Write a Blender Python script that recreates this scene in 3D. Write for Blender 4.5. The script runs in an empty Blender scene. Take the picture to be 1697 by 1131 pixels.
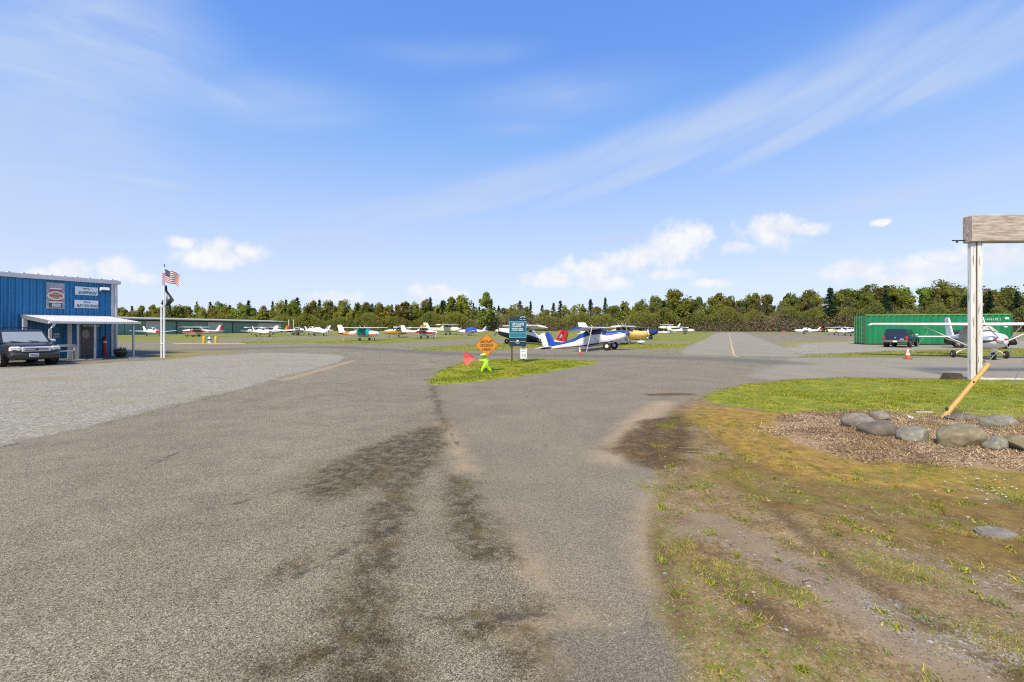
SKY_TINT = (.8, .9, 1.3); SKY_HAZE = (2.6, 3.1, 4.0); CIRRUS = (2.75, 3.3, 4.4); CLOUD_A = (4.0, 4.15, 4.5); CLOUD_B = (4.7, 4.7, 4.75); EXPO = 1.05
import bpy, math, random
import numpy as np
from mathutils import Vector, Matrix

random.seed(7)
rng = np.random.default_rng(11)
F = 754.0; H = 1.9; CX = 848.5; CY = 544.0
R = math.radians
sc = bpy.context.scene
COL = sc.collection

def G(px, py, z=0.0):
    Y = F * (H - z) / (py - CY)
    return Vector(((px - CX) / F * Y, Y, z))

def AT(px, py, Y):
    return Vector(((px - CX) / F * Y, Y, H + (CY - py) / F * Y))

# ------------------------------------------------------------------ node helper
class NT:
    def __init__(s, tree):
        s.t = tree; s.n = tree.nodes; s.l = tree.links
    def node(s, typ, ins=None, **kw):
        nd = s.n.new(typ)
        for k, v in kw.items():
            setattr(nd, k, v)
        for k, v in (ins or {}).items():
            s.set(nd.inputs[k], v)
        return nd
    def set(s, sock, v):
        if isinstance(v, bpy.types.NodeSocket):
            s.l.new(v, sock)
        elif isinstance(v, (tuple, list)):
            v = tuple(v)
            if sock.type == 'RGBA' and len(v) == 3: v = v + (1.0,)
            sock.default_value = v
        else:
            sock.default_value = v
    def m(s, op, a, b=None, c=None, clamp=False):
        nd = s.n.new('ShaderNodeMath'); nd.operation = op; nd.use_clamp = clamp
        s.set(nd.inputs[0], a)
        if b is not None: s.set(nd.inputs[1], b)
        if c is not None: s.set(nd.inputs[2], c)
        return nd.outputs[0]
    def vm(s, op, a, b=None):
        nd = s.n.new('ShaderNodeVectorMath'); nd.operation = op
        s.set(nd.inputs[0], a)
        if b is not None: s.set(nd.inputs[1], b)
        return nd.outputs['Value'] if op in ('LENGTH', 'DOT_PRODUCT', 'DISTANCE') else nd.outputs['Vector']
    def noise(s, vec, scale, detail=3.0, rough=0.55, dist=0.0):
        nd = s.node('ShaderNodeTexNoise', {'Vector': vec, 'Scale': scale, 'Detail': detail, 'Roughness': rough, 'Distortion': dist})
        return nd.outputs['Fac']
    def voro(s, vec, scale, out='Color', feature='F1'):
        nd = s.node('ShaderNodeTexVoronoi', {'Vector': vec, 'Scale': scale}, feature=feature)
        return nd.outputs[out]
    def mapr(s, v, a, b, c=0.0, d=1.0, smooth=True):
        nd = s.node('ShaderNodeMapRange', {'Value': v, 'From Min': a, 'From Max': b, 'To Min': c, 'To Max': d})
        nd.interpolation_type = 'SMOOTHSTEP' if smooth else 'LINEAR'
        return nd.outputs['Result']
    def mix(s, fac, a, b, mode='MIX'):
        nd = s.n.new('ShaderNodeMix'); nd.data_type = 'RGBA'; nd.blend_type = mode
        s.set(nd.inputs[0], fac); s.set(nd.inputs[6], a); s.set(nd.inputs[7], b)
        return nd.outputs[2]
    def ramp(s, fac, stops):
        nd = s.n.new('ShaderNodeValToRGB'); s.set(nd.inputs[0], fac)
        cr = nd.color_ramp
        while len(cr.elements) < len(stops): cr.elements.new(0.5)
        for e, (p, c) in zip(cr.elements, stops):
            e.position = p; e.color = tuple(c) + (1.0,)
        return nd.outputs[0]
    def attr(s, name, out='Fac'):
        return s.node('ShaderNodeAttribute', attribute_name=name).outputs[out]

MATS = {}
def paint(name, c, rough=0.45, var=0.12, scale=3.0, dirt=0.0, dirtc=(.12, .10, .07), metal=0.0, bump=0.0, spec=0.5, rnd=0.0, stretch=None, transl=0.0):
    """procedural painted / plain surface: colour mottling, optional dirt streaks"""
    if name in MATS: return MATS[name]
    m = bpy.data.materials.new(name); m.use_nodes = True; t = NT(m.node_tree)
    bs = t.n['Principled BSDF']
    co = t.node('ShaderNodeTexCoord').outputs['Object']
    if stretch: co2 = t.vm('MULTIPLY', co, stretch)
    else: co2 = co
    nz = t.noise(co2, scale, 5.0, 0.6)
    k = t.mapr(nz, .3, .7, 1 - var, 1 + var, False)
    col = t.mix(1.0, c, t.node('ShaderNodeCombineColor', {0: k, 1: k, 2: k}).outputs[0], 'MULTIPLY')
    if rnd:
        oi = t.node('ShaderNodeObjectInfo').outputs['Random']
        hs = t.node('ShaderNodeHueSaturation', {'Hue': t.mapr(oi, 0, 1, .5 - .035 * rnd, .5 + .03 * rnd, False), 'Value': t.mapr(t.m('FRACT', t.m('MULTIPLY', oi, 7.31)), 0, 1, 1 - .3 * rnd, 1 + .3 * rnd, False), 'Color': col})
        col = hs.outputs[0]
    if dirt:
        d = t.noise(t.vm('MULTIPLY', co, (5., 5., .8)), 1.3, 6.0, .7)
        col = t.mix(t.mapr(d, .52, .75, 0, dirt), col, dirtc)
    t.set(bs.inputs['Base Color'], col)
    bs.inputs['Roughness'].default_value = rough
    bs.inputs['Metallic'].default_value = metal
    bs.inputs['Specular IOR Level'].default_value = spec
    if bump:
        b = t.node('ShaderNodeBump', {'Height': t.noise(co2, scale * 6, 4.0), 'Strength': bump, 'Distance': .02})
        t.l.new(b.outputs[0], bs.inputs['Normal'])
    if transl:
        tr = t.node('ShaderNodeBsdfTranslucent', {'Color': col})
        ms = t.node('ShaderNodeMixShader', {0: transl, 1: bs.outputs[0], 2: tr.outputs[0]})
        t.l.new(ms.outputs[0], t.n['Material Output'].inputs['Surface'])
    MATS[name] = m
    return m

# ------------------------------------------------------------------ mesh builder
class MB:
    def __init__(s): s.v = []; s.f = []; s.mi = []; s.sm = []
    def add(s, vs, fs, mi=0, sm=False):
        o = len(s.v); s.v += [tuple(v) for v in vs]
        for i, f in enumerate(fs):
            s.f.append(tuple(k + o for k in f)); s.mi.append(mi[i] if isinstance(mi, list) else mi); s.sm.append(sm)
        return s
    def box(s, c, d, mi=0, M=None, bev=0.0):
        x, y, z = d[0] / 2, d[1] / 2, d[2] / 2
        if bev <= 0:
            vs = [(sx * x, sy * y, sz * z) for sz in (-1, 1) for sy in (-1, 1) for sx in (-1, 1)]
            fs = [(0, 2, 3, 1), (4, 5, 7, 6), (0, 1, 5, 4), (2, 6, 7, 3), (0, 4, 6, 2), (1, 3, 7, 5)]
        else:
            b = min(bev, x * .9, y * .9, z * .9)
            vs = []; fs = []
            rings = [(-z, b), (-z + b, 0), (z - b, 0), (z, b)]
            for zz, ins in rings:
                X, Y = x - ins, y - ins
                for px, py in ((X, Y - b), (X - b, Y), (-X + b, Y), (-X, Y - b), (-X, -Y + b), (-X + b, -Y), (X - b, -Y), (X, -Y + b)):
                    vs.append((px, py, zz))
            for r in range(3):
                for k in range(8):
                    a = r * 8 + k; bb = r * 8 + (k + 1) % 8
                    fs.append((a, bb, bb + 8, a + 8))
            fs.append(tuple(reversed(range(8)))); fs.append(tuple(range(24, 32)))
        vs = [Vector(v) for v in vs]
        if M is not None: vs = [M @ v for v in vs]
        c = Vector(c)
        return s.add([v + c for v in vs], fs, mi)
    def tube(s, pts, rad, n=8, mi=0, cap=True, flat=1.0, sm=True):
        pts = [Vector(p) for p in pts]
        if not isinstance(rad, (list, tuple)): rad = [rad] * len(pts)
        vs = []; fs = []
        for i, p in enumerate(pts):
            d = (pts[min(i + 1, len(pts) - 1)] - pts[max(i - 1, 0)]).normalized()
            up = Vector((0, 0, 1)) if abs(d.z) < .95 else Vector((1, 0, 0))
            a = d.cross(up).normalized(); b = a.cross(d).normalized()
            for k in range(n):
                t = 2 * math.pi * k / n
                vs.append(p + a * math.cos(t) * rad[i] + b * math.sin(t) * rad[i] * flat)
        for i in range(len(pts) - 1):
            for k in range(n):
                fs.append((i * n + k, i * n + (k + 1) % n, (i + 1) * n + (k + 1) % n, (i + 1) * n + k))
        s.add(vs, fs, mi, sm)
        if cap:
            L = len(pts) - 1
            s.add(vs[:n], [tuple(reversed(range(n)))], mi); s.add(vs[L * n:], [tuple(range(n))], mi)
        return s
    def lathe(s, prof, c=(0, 0, 0), n=20, mi=0, axis='z', sm=True, M=None):
        vs = []; fs = []
        for r, z in prof:
            for k in range(n):
                t = 2 * math.pi * k / n
                x, y = r * math.cos(t), r * math.sin(t)
                v = Vector((x, y, z)) if axis == 'z' else (Vector((x, z, y)) if axis == 'y' else Vector((z, x, y)))
                if M is not None: v = M @ v
                vs.append(v + Vector(c))
        for i in range(len(prof) - 1):
            for k in range(n):
                q = (i * n + k, i * n + (k + 1) % n, (i + 1) * n + (k + 1) % n, (i + 1) * n + k)
                fs.append(q if axis != 'y' else tuple(reversed(q)))
        return s.add(vs, fs, mi, sm)
    def prism(s, poly, y0, y1, mi=0, plane='xz', M=None):
        """poly of 2D points extruded along the third axis"""
        n = len(poly)
        def P(a, b, d):
            v = Vector((a, d, b)) if plane == 'xz' else (Vector((a, b, d)) if plane == 'xy' else Vector((d, a, b)))
            return M @ v if M is not None else v
        vs = [P(a, b, y0) for a, b in poly] + [P(a, b, y1) for a, b in poly]
        fs = [tuple(range(n)), tuple(reversed(range(n, 2 * n)))] + [(i, i + n, (i + 1) % n + n, (i + 1) % n) for i in range(n)]
        return s.add(vs, fs, mi)
    def sphere(s, c, r, n=14, m=9, mi=0, sc=(1, 1, 1)):
        vs = []; fs = []
        for i in range(m + 1):
            a = -math.pi / 2 + math.pi * i / m
            for k in range(n):
                t = 2 * math.pi * k / n
                vs.append((c[0] + r * sc[0] * math.cos(a) * math.cos(t), c[1] + r * sc[1] * math.cos(a) * math.sin(t), c[2] + r * sc[2] * math.sin(a)))
        for i in range(m):
            for k in range(n):
                fs.append((i * n + k, i * n + (k + 1) % n, (i + 1) * n + (k + 1) % n, (i + 1) * n + k))
        return s.add(vs, fs, mi, True)
    def xf(s, M):
        s.v = [tuple(M @ Vector(v)) for v in s.v]; return s
    def obj(s, name, mats, parent=None, loc=(0, 0, 0), rz=0.0):
        me = bpy.data.meshes.new(name)
        me.from_pydata(s.v, [], s.f)
        if not isinstance(mats, (list, tuple)): mats = [mats]
        for m in mats: me.materials.append(m)
        me.polygons.foreach_set('material_index', s.mi)
        me.polygons.foreach_set('use_smooth', s.sm)
        me.update()
        return link(name, me, parent, loc, rz)

def link(name, data, parent=None, loc=(0, 0, 0), rz=0.0):
    o = bpy.data.objects.new(name, data); COL.objects.link(o)
    o.location = loc; o.rotation_euler = (0, 0, rz)
    if parent is not None: o.parent = parent
    return o

def thing(name, label, cat, loc=(0, 0, 0), rz=0.0, group=None, s=1.0):
    o = bpy.data.objects.new(name, None); COL.objects.link(o)
    o.location = loc; o.rotation_euler = (0, 0, rz); o.scale = (s, s, s)
    o.empty_display_size = .2
    o['label'] = label; o['category'] = cat
    if group: o['group'] = group
    return o

def tag(o, label, cat, group=None, kind=None):
    o['label'] = label; o['category'] = cat
    if group: o['group'] = group
    if kind: o['kind'] = kind
    return o

def copy_tree(o, parent=None):
    c = o.copy(); COL.objects.link(c); c.parent = parent
    for ch in [x for x in o.children]: copy_tree(ch, c)
    return c

def np_mesh(name, V, Q, mats, mi=None, smooth=False):
    """fast mesh from numpy arrays (Q: n x 3 or n x 4)"""
    me = bpy.data.meshes.new(name)
    k = Q.shape[1]
    me.vertices.add(len(V)); me.vertices.foreach_set('co', np.ascontiguousarray(V, dtype=np.float32).ravel())
    me.loops.add(Q.size); me.loops.foreach_set('vertex_index', Q.astype(np.int32).ravel())
    me.polygons.add(len(Q)); me.polygons.foreach_set('loop_start', np.arange(0, Q.size, k, dtype=np.int32))
    if not isinstance(mats, (list, tuple)): mats = [mats]
    for m in mats: me.materials.append(m)
    if mi is not None: me.polygons.foreach_set('material_index', mi.astype(np.int32))
    me.polygons.foreach_set('use_smooth', np.full(len(Q), smooth))
    me.update(calc_edges=True)
    return me

def text_mb(body, size, depth=.004, w=1.0, shear=0.0, align='CENTER', M=None, mi=0, bold=.0):
    """lettering in the local xz plane, reading along +x, facing -y"""
    cu = bpy.data.curves.new('lettering', 'FONT'); cu.body = body; cu.size = size; cu.extrude = depth; cu.shear = shear; cu.offset = bold * size
    cu.align_x = align; cu.align_y = 'CENTER'; cu.resolution_u = 3
    o = bpy.data.objects.new('lettering', cu)
    me = bpy.data.meshes.new_from_object(o)
    mb = MB()
    vs = []
    for v in me.vertices:
        p = Vector((v.co.x * w, -v.co.z, v.co.y))
        vs.append(M @ p if M is not None else p)
    mb.add(vs, [tuple(p.vertices) for p in me.polygons], mi)
    bpy.data.objects.remove(o); bpy.data.curves.remove(cu); bpy.data.meshes.remove(me)
    return mb

# common materials
WHITE = paint('white_paint', (.80, .80, .79), .35, .04, dirt=.12)
CREAM = paint('cream_paint', (.72, .68, .56), .4, .05, dirt=.1)
GLASS = paint('dark_glass', (.02, .025, .03), .06, .1, spec=.8)
RUBBER = paint('rubber', (.018, .018, .018), .85, .3)
STEEL = paint('galvanised_steel', (.42, .43, .43), .45, .15, metal=.6)
BLACK = paint('black_plastic', (.02, .02, .022), .5, .2)
NAVY = paint('navy_paint', (.012, .02, .06), .3, .1)
BLUE = paint('royal_blue_paint', (.015, .06, .34), .3, .12)
RED = paint('red_paint', (.45, .03, .03), .35, .1)
MAROON = paint('maroon_paint', (.26, .02, .03), .35, .1)
ORANGE = paint('orange_paint', (.62, .22, .05), .4, .1)
MUSTARD = paint('mustard_paint', (.52, .28, .04), .4, .1)
YELLOW = paint('yellow_paint', (.72, .46, .03), .45, .12, dirt=.15)
TEAL = paint('teal_canvas', (.0, .25, .28), .8, .15, bump=.3)
FABRIC = paint('grey_canvas', (.46, .43, .40), .9, .14, scale=4, bump=.5)
WHITEFAB = paint('white_canvas', (.72, .73, .75), .85, .08, bump=.4)
BLUEFAB = paint('blue_canvas', (.02, .09, .40), .8, .2, bump=.4)
BROWN = paint('brown_paint', (.10, .07, .05), .5, .2)
GREY = paint('grey_paint', (.35, .36, .37), .5, .1)
# ------------------------------------------------------------------ ground
def poly_sd(P, X, Y):
    """signed distance to a ground polygon, positive inside"""
    P = np.array([[G(a, b).x, G(a, b).y] for a, b in P])
    return poly_sd_w(P, X, Y)
def poly_sd_w(P, X, Y):
    d = np.full(X.shape, 1e9); ins = np.zeros(X.shape, bool)
    n = len(P)
    for i in range(n):
        ax, ay = P[i]; bx, by = P[(i + 1) % n]
        ex, ey = bx - ax, by - ay
        t = np.clip(((X - ax) * ex + (Y - ay) * ey) / (ex * ex + ey * ey + 1e-12), 0, 1)
        d = np.minimum(d, np.hypot(X - ax - t * ex, Y - ay - t * ey))
        c = (ay > Y) != (by > Y)
        with np.errstate(divide='ignore', invalid='ignore'):
            xi = ax + (Y - ay) / (by - ay + 1e-12) * ex
        ins ^= c & (X < xi)
    return np.where(ins, d, -d)
def line_sd(P, w, X, Y):
    P = np.array([[G(a, b).x, G(a, b).y] for a, b in P])
    d = np.full(X.shape, 1e9)
    for i in range(len(P) - 1):
        ax, ay = P[i]; bx, by = P[i + 1]
        ex, ey = bx - ax, by - ay
        t = np.clip(((X - ax) * ex + (Y - ay) * ey) / (ex * ex + ey * ey + 1e-12), 0, 1)
        d = np.minimum(d, np.hypot(X - ax - t * ex, Y - ay - t * ey))
    return w - d

GRAVEL = [(0, 740), (60, 726), (130, 710), (250, 680), (330, 661), (400, 645), (440, 634), (480, 622), (520, 612), (560, 600), (572, 592), (555, 588), (500, 586), (420, 585), (330, 589), (270, 597), (200, 600), (120, 606), (0, 612), (-500, 650), (-1200, 740), (-1200, 1000), (-300, 812)]
GRAVEL2 = [(1315, 569), (1420, 566), (1700, 565), (2400, 563), (2400, 573), (1700, 577.5), (1480, 581), (1400, 585), (1330, 587), (1300, 578)]
ISLAND = [(716, 637.5), (715, 630), (725, 620), (745, 609), (770, 602), (810, 598), (850, 596), (900, 596.5), (950, 598), (995, 601), (970, 606), (940, 612), (890, 620), (850, 626), (810, 631), (770, 635), (735, 638)]
LAWN = [(1165, 662), (1185, 650), (1240, 637), (1300, 631.5), (1400, 627.5), (1540, 629), (1697, 633), (2500, 655), (2500, 730), (1697, 695), (1500, 691), (1350, 682), (1270, 684), (1220, 674), (1180, 670)]
DIRT = [(1540, 627.5), (1400, 626), (1300, 630), (1240, 635), (1185, 648), (1145, 658), (1112, 680), (1100, 720), (1080, 760), (1095, 800), (1078, 840), (1072, 900), (1085, 960), (1092, 1030), (1120, 1080), (1148, 1131), (1190, 1200), (1300, 1500), (3500, 1500), (3500, 690), (1697, 631.5)]
BED = [(1290, 702), (1330, 687), (1400, 683), (1500, 690), (1697, 697), (2100, 712), (2100, 795), (1697, 778), (1600, 776), (1500, 770), (1400, 757), (1350, 742), (1305, 724)]
MOSS = [(1150, 672), (1200, 676), (1260, 682), (1350, 680), (1500, 689), (1697, 696), (2000, 710), (2000, 850), (1697, 822), (1600, 826), (1500, 812), (1400, 803), (1310, 790), (1230, 756), (1190, 724), (1140, 692)]
G_A = [(150, 551.5), (470, 549.6), (800, 549.3), (1100, 549.6), (1181, 551), (1165, 556), (900, 555.5), (760, 556), (620, 556.5), (520, 557.5), (400, 560), (330, 565), (150, 567)]
G_B = [(400, 566), (460, 562), (560, 560.5), (700, 558.5), (760, 557.5), (860, 557.5), (850, 561), (780, 562.5), (700, 566), (640, 570), (560, 570), (480, 568), (400, 569.8)]
G_C = [(676, 579.5), (720, 575), (790, 571), (860, 568), (940, 566.5), (1000, 568), (1020, 570), (1090, 570), (1145, 569.5), (1162, 560), (1180, 551.8), (1188, 551.8), (1165, 564), (1130, 577.5), (1080, 579), (1020, 577), (960, 573), (900, 575), (870, 578), (830, 581), (760, 582.5), (700, 581)]
G_C2 = [(850, 565.5), (850, 557.5), (1000, 556), (1172, 553.5), (1150, 566.5), (1000, 566)]
G_D = [(1325, 590.5), (1400, 586.5), (1480, 582.5), (1560, 580.5), (1700, 578.5), (2400, 573), (2400, 588), (1700, 591), (1500, 591.3), (1400, 591.6), (1340, 592)]
G_E = [(1240, 552), (1700, 551.2), (2400, 551.6), (2400, 554.6), (1420, 553.5), (1240, 553.2)]
G_F = [(1285, 566), (1420, 563.8), (1700, 562.5), (1700, 564.5), (1420, 566.3), (1330, 569), (1322, 577), (1308, 576)]
G_P = [(255, 583), (330, 580.5), (420, 583.5), (340, 588), (305, 594), (262, 597.5), (245, 592)]
FARGRASS = [(-900, 552.5), (150, 549.8), (470, 549.0), (1181, 549.7), (1700, 550.2), (2600, 550.2), (2600, 545.2), (-1500, 545.2)]
NEWASPH = [(706, 638), (735, 692), (765, 745), (790, 800), (830, 880), (868, 930), (905, 978), (925, 1015), (905, 1048), (1000, 1040), (1088, 1032), (1200, 1000), (1220, 640), (1500, 620), (1300, 604), (1100, 604), (1000, 602), (850, 628)]
TAXI = [(1130, 581), (1181, 552), (1228, 551), (1262, 562), (1310, 580), (1335, 592), (1290, 591), (1130, 588.5)]
APRON = [(1300, 602), (1310, 594), (1700, 592.5), (2400, 592), (2400, 640), (1700, 630), (1400, 625), (1280, 630), (1240, 622)]
MUD = [(1000, 744), (1040, 716), (1062, 700), (1085, 692), (1130, 690), (1150, 720), (1130, 775), (1090, 780), (1050, 765)]
STAIN = [(505, 805), (560, 762), (620, 733), (690, 713), (738, 703), (740, 742), (705, 772), (640, 800), (560, 828), (520, 832)]
STAIN2 = [(735, 782), (782, 800), (828, 880), (858, 932), (815, 940), (765, 925), (742, 850)]

rows = np.concatenate([np.array([544.12, 544.3, 544.7, 545.3]), np.arange(546, 600, .5), np.arange(600, 660, 1.0), np.arange(660, 1330, 2.6), np.arange(1330, 1700, 25)])
cols = np.concatenate([np.arange(-1600, -120, 24), np.arange(-120, 1820, 4.5), np.arange(1820, 3300, 24)])
Yr = F * H / (rows - CY); Kc = (cols - CX) / F
GX = Kc[None, :] * Yr[:, None]; GY = np.repeat(Yr[:, None], len(cols), 1)
nr, nc = GX.shape
A = {}
A['gravel'] = np.maximum(poly_sd(GRAVEL, GX, GY), poly_sd(GRAVEL2, GX, GY))
A['isl'] = poly_sd(ISLAND, GX, GY)
A['lawn'] = poly_sd(LAWN, GX, GY)
gv = poly_sd(G_A, GX, GY)
for P in (G_B, G_C, G_C2, G_D, G_E, FARGRASS): gv = np.maximum(gv, poly_sd(P, GX, GY))
A['verge'] = gv
A['thin'] = np.maximum(poly_sd(G_P, GX, GY), poly_sd(G_F, GX, GY))
A['dirt'] = poly_sd(DIRT, GX, GY)
A['bed'] = poly_sd(BED, GX, GY)
A['moss'] = np.maximum(poly_sd(MOSS, GX, GY), -.6)
mo2 = np.maximum(line_sd([(1330, 800), (1500, 850), (1800, 920)], 1.1, GX, GY), line_sd([(1120, 690), (1190, 700), (1300, 770), (1440, 800)], .55, GX, GY))
A['moss2'] = mo2
A['newasph'] = poly_sd(NEWASPH, GX, GY)
A['patch'] = poly_sd([(905, 1050), (1000, 1042), (1085, 1033), (1160, 1131), (1260, 1300), (930, 1300), (905, 1131)], GX, GY)
A['light'] = np.maximum(poly_sd(TAXI, GX, GY), poly_sd(APRON, GX, GY))
dk = line_sd([(540, 575), (640, 580), (760, 587), (900, 589.5), (1050, 591), (1200, 596), (1290, 601)], 1.7, GX, GY)
dk = np.maximum(dk, line_sd([(-200, 594), (130, 597), (260, 583), (400, 578), (560, 575)], 1.9, GX, GY))
A['darkband'] = dk
A['mud'] = np.maximum(poly_sd(MUD, GX, GY), line_sd([(1080, 655), (1140, 653)], .22, GX, GY))
st = poly_sd(STAIN, GX, GY)
st = np.maximum(st, poly_sd(STAIN2, GX, GY))
st = np.maximum(st, line_sd([(700, 765), (665, 810), (645, 850), (633, 890), (612, 970), (600, 1044), (612, 1100), (625, 1180)], .19, GX, GY)); st = np.maximum(st, line_sd([(716, 640), (728, 680), (740, 708)], .07, GX, GY))
st = np.maximum(st, line_sd([(440, 1110), (520, 1085), (600, 1090)], .10, GX, GY)); st = np.maximum(st, line_sd([(690, 1024), (780, 1030), (900, 1016)], .05, GX, GY)); st = np.maximum(st, line_sd([(800, 1035), (870, 1055), (880, 1100)], .1, GX, GY)); st = np.maximum(st, line_sd([(480, 940), (540, 925), (600, 895)], .05, GX, GY))
A['stain'] = st
A['crack'] = np.maximum.reduce([line_sd(p, w, GX, GY) for p, w in [
    ([(390, 835), (450, 818), (520, 806), (570, 790)], .03), ([(490, 955), (540, 930), (585, 905), (660, 872)], .035), ([(210, 790), (280, 757), (345, 728)], .03),
    ([(690, 1023), (770, 1028), (860, 1020), (900, 1018)], .025), ([(905, 1047), (1000, 1040), (1085, 1031)], .02), ([(1000, 632), (1100, 614), (1170, 605)], .04),
    ([(0, 742), (130, 712), (260, 682), (400, 647)], .05), ([(300, 870), (430, 860), (520, 880), (600, 868)], .015), ([(60, 960), (200, 930), (360, 945)], .012), ([(330, 1100), (420, 1040), (520, 1010), (640, 1000)], .012), ([(860, 640), (900, 690), (905, 760), (940, 850)], .01), ([(760, 655), (900, 645), (1010, 640)], .012), ([(560, 700), (640, 690), (700, 690)], .03), ([(715, 640), (736, 700), (760, 742)], .02), ([(560, 741), (640, 738), (730, 730)], .02), ([(600, 765), (690, 752), (735, 728)], .02)]])
A['beige'] = np.maximum.reduce([line_sd(p, w, GX, GY) for p, w in [
    ([(735, 700), (752, 735), (772, 778)], .17), ([(850, 895), (880, 935), (905, 975)], .09), ([(1092, 800), (1072, 840), (1066, 900), (1078, 970)], .12), ([(870, 1060), (895, 1030), (960, 1022), (1010, 1036)], .10), ([(900, 1140), (890, 1090), (884, 1050)], .07),
    ([(470, 630), (540, 611), (585, 598)], .3), ([(1020, 760), (1050, 705), (1100, 668)], .35)]])
A['sand'] = np.maximum.reduce([line_sd(p, w, GX, GY) for p, w in [
    ([(1180, 860), (1300, 930), (1400, 1000), (1600, 1131)], .2), ([(1250, 800), (1400, 860), (1697, 1010)], .14), ([(1130, 880), (1190, 870)], .15)]])
A['rut'] = np.maximum.reduce([line_sd(p, w, GX, GY) for p, w in [
    ([(1230, 800), (1330, 880), (1420, 950), (1500, 1010), (1697, 1140)], .07), ([(1160, 940), (1250, 1000), (1330, 1060)], .1), ([(1190, 690), (1270, 770), (1330, 800)], .12), ([(1085, 880), (1110, 960), (1130, 1040)], .06)]])
A['stones'] = np.maximum.reduce([line_sd(p, w, GX, GY) for p, w in [
    ([(1500, 900), (1580, 930), (1720, 985)], .3), ([(1180, 900), (1290, 930)], .1), ([(1270, 800), (1330, 790)], .2), ([(1560, 780), (1700, 830)], .25), ([(1500, 1030), (1697, 1100)], .25), ([(1120, 670), (1160, 655), (1190, 648)], .25), ([(1400, 850), (1600, 870)], .3)]])
A['weed'] = np.maximum.reduce([line_sd(p, w, GX, GY) for p, w in [([(1090, 800), (1085, 840), (1100, 900), (1100, 960)], .07), ([(1110, 980), (1150, 1060), (1200, 1140)], .3), ([(1200, 960), (1330, 1000)], .12), ([(1420, 920), (1560, 960)], .16), ([(1250, 1090), (1400, 1110)], .15), ([(1450, 790), (1697, 790)], .25), 
    ([(1100, 960), (1140, 1000), (1165, 1050), (1180, 1131)], .22), ([(1090, 860), (1120, 905)], .1), ([(1170, 945), (1200, 965)], .05), ([(1100, 740), (1105, 700), (1125, 685)], .12), ([(1130, 800), (1250, 790)], .12), ([(1250, 810), (1340, 830)], .16), ([(1370, 800), (1440, 808)], .14), ([(1640, 800), (1690, 830)], .3), ([(1580, 870), (1690, 890)], .15), ([(1150, 690), (1180, 680)], .2), ([(1180, 760), (1240, 770)], .08), ([(1390, 820), (1560, 860)], .12), ([(1640, 1050), (1690, 1070)], .12), ([(1550, 1060), (1640, 1030)], .06)]])
# real relief
def smooth01(x, a, b):
    t = np.clip((x - a) / (b - a), 0, 1); return t * t * (3 - 2 * t)
def vnoise(x, y, s, seed=0):
    r = np.random.default_rng(seed).random((256, 256)); x = x * s; y = y * s
    xi = np.floor(x).astype(int); yi = np.floor(y).astype(int); fx = x - xi; fy = y - yi
    fx = fx * fx * (3 - 2 * fx); fy = fy * fy * (3 - 2 * fy)
    g = lambda i, j: r[(xi + i) % 256, (yi + j) % 256]
    return (g(0, 0) * (1 - fx) + g(1, 0) * fx) * (1 - fy) + (g(0, 1) * (1 - fx) + g(1, 1) * fx) * fy
near = smooth01(-GY, -30, -14)
GZ = smooth01(A['dirt'], 0, .5) * near * (.012 + (vnoise(GX, GY, 1.3, 1) - .5) * .05 + (vnoise(GX, GY, 5, 2) - .5) * .02)
GZ += smooth01(A['bed'], -.2, .9) * .035 + smooth01(A['lawn'], -.1, .4) * .02 + smooth01(A['isl'], -.1, .5) * .04
GZ -= smooth01(A['rut'], -.08, .05) * .014 * near
GZ += smooth01(A['gravel'], -.05, .15) * near * .02
def ground_z(x, y):
    """height of the ground sheet at a place"""
    y = max(min(y, Yr[0] * .99), Yr[-1] * 1.01)
    i = int(np.searchsorted(-Yr, -y)); i = min(max(i, 1), nr - 1)
    j = int(np.searchsorted(Kc, x / y)); j = min(max(j, 1), nc - 1)
    return float(max(GZ[i, j], GZ[i - 1, j], GZ[i, j - 1], GZ[i - 1, j - 1]))

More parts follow.
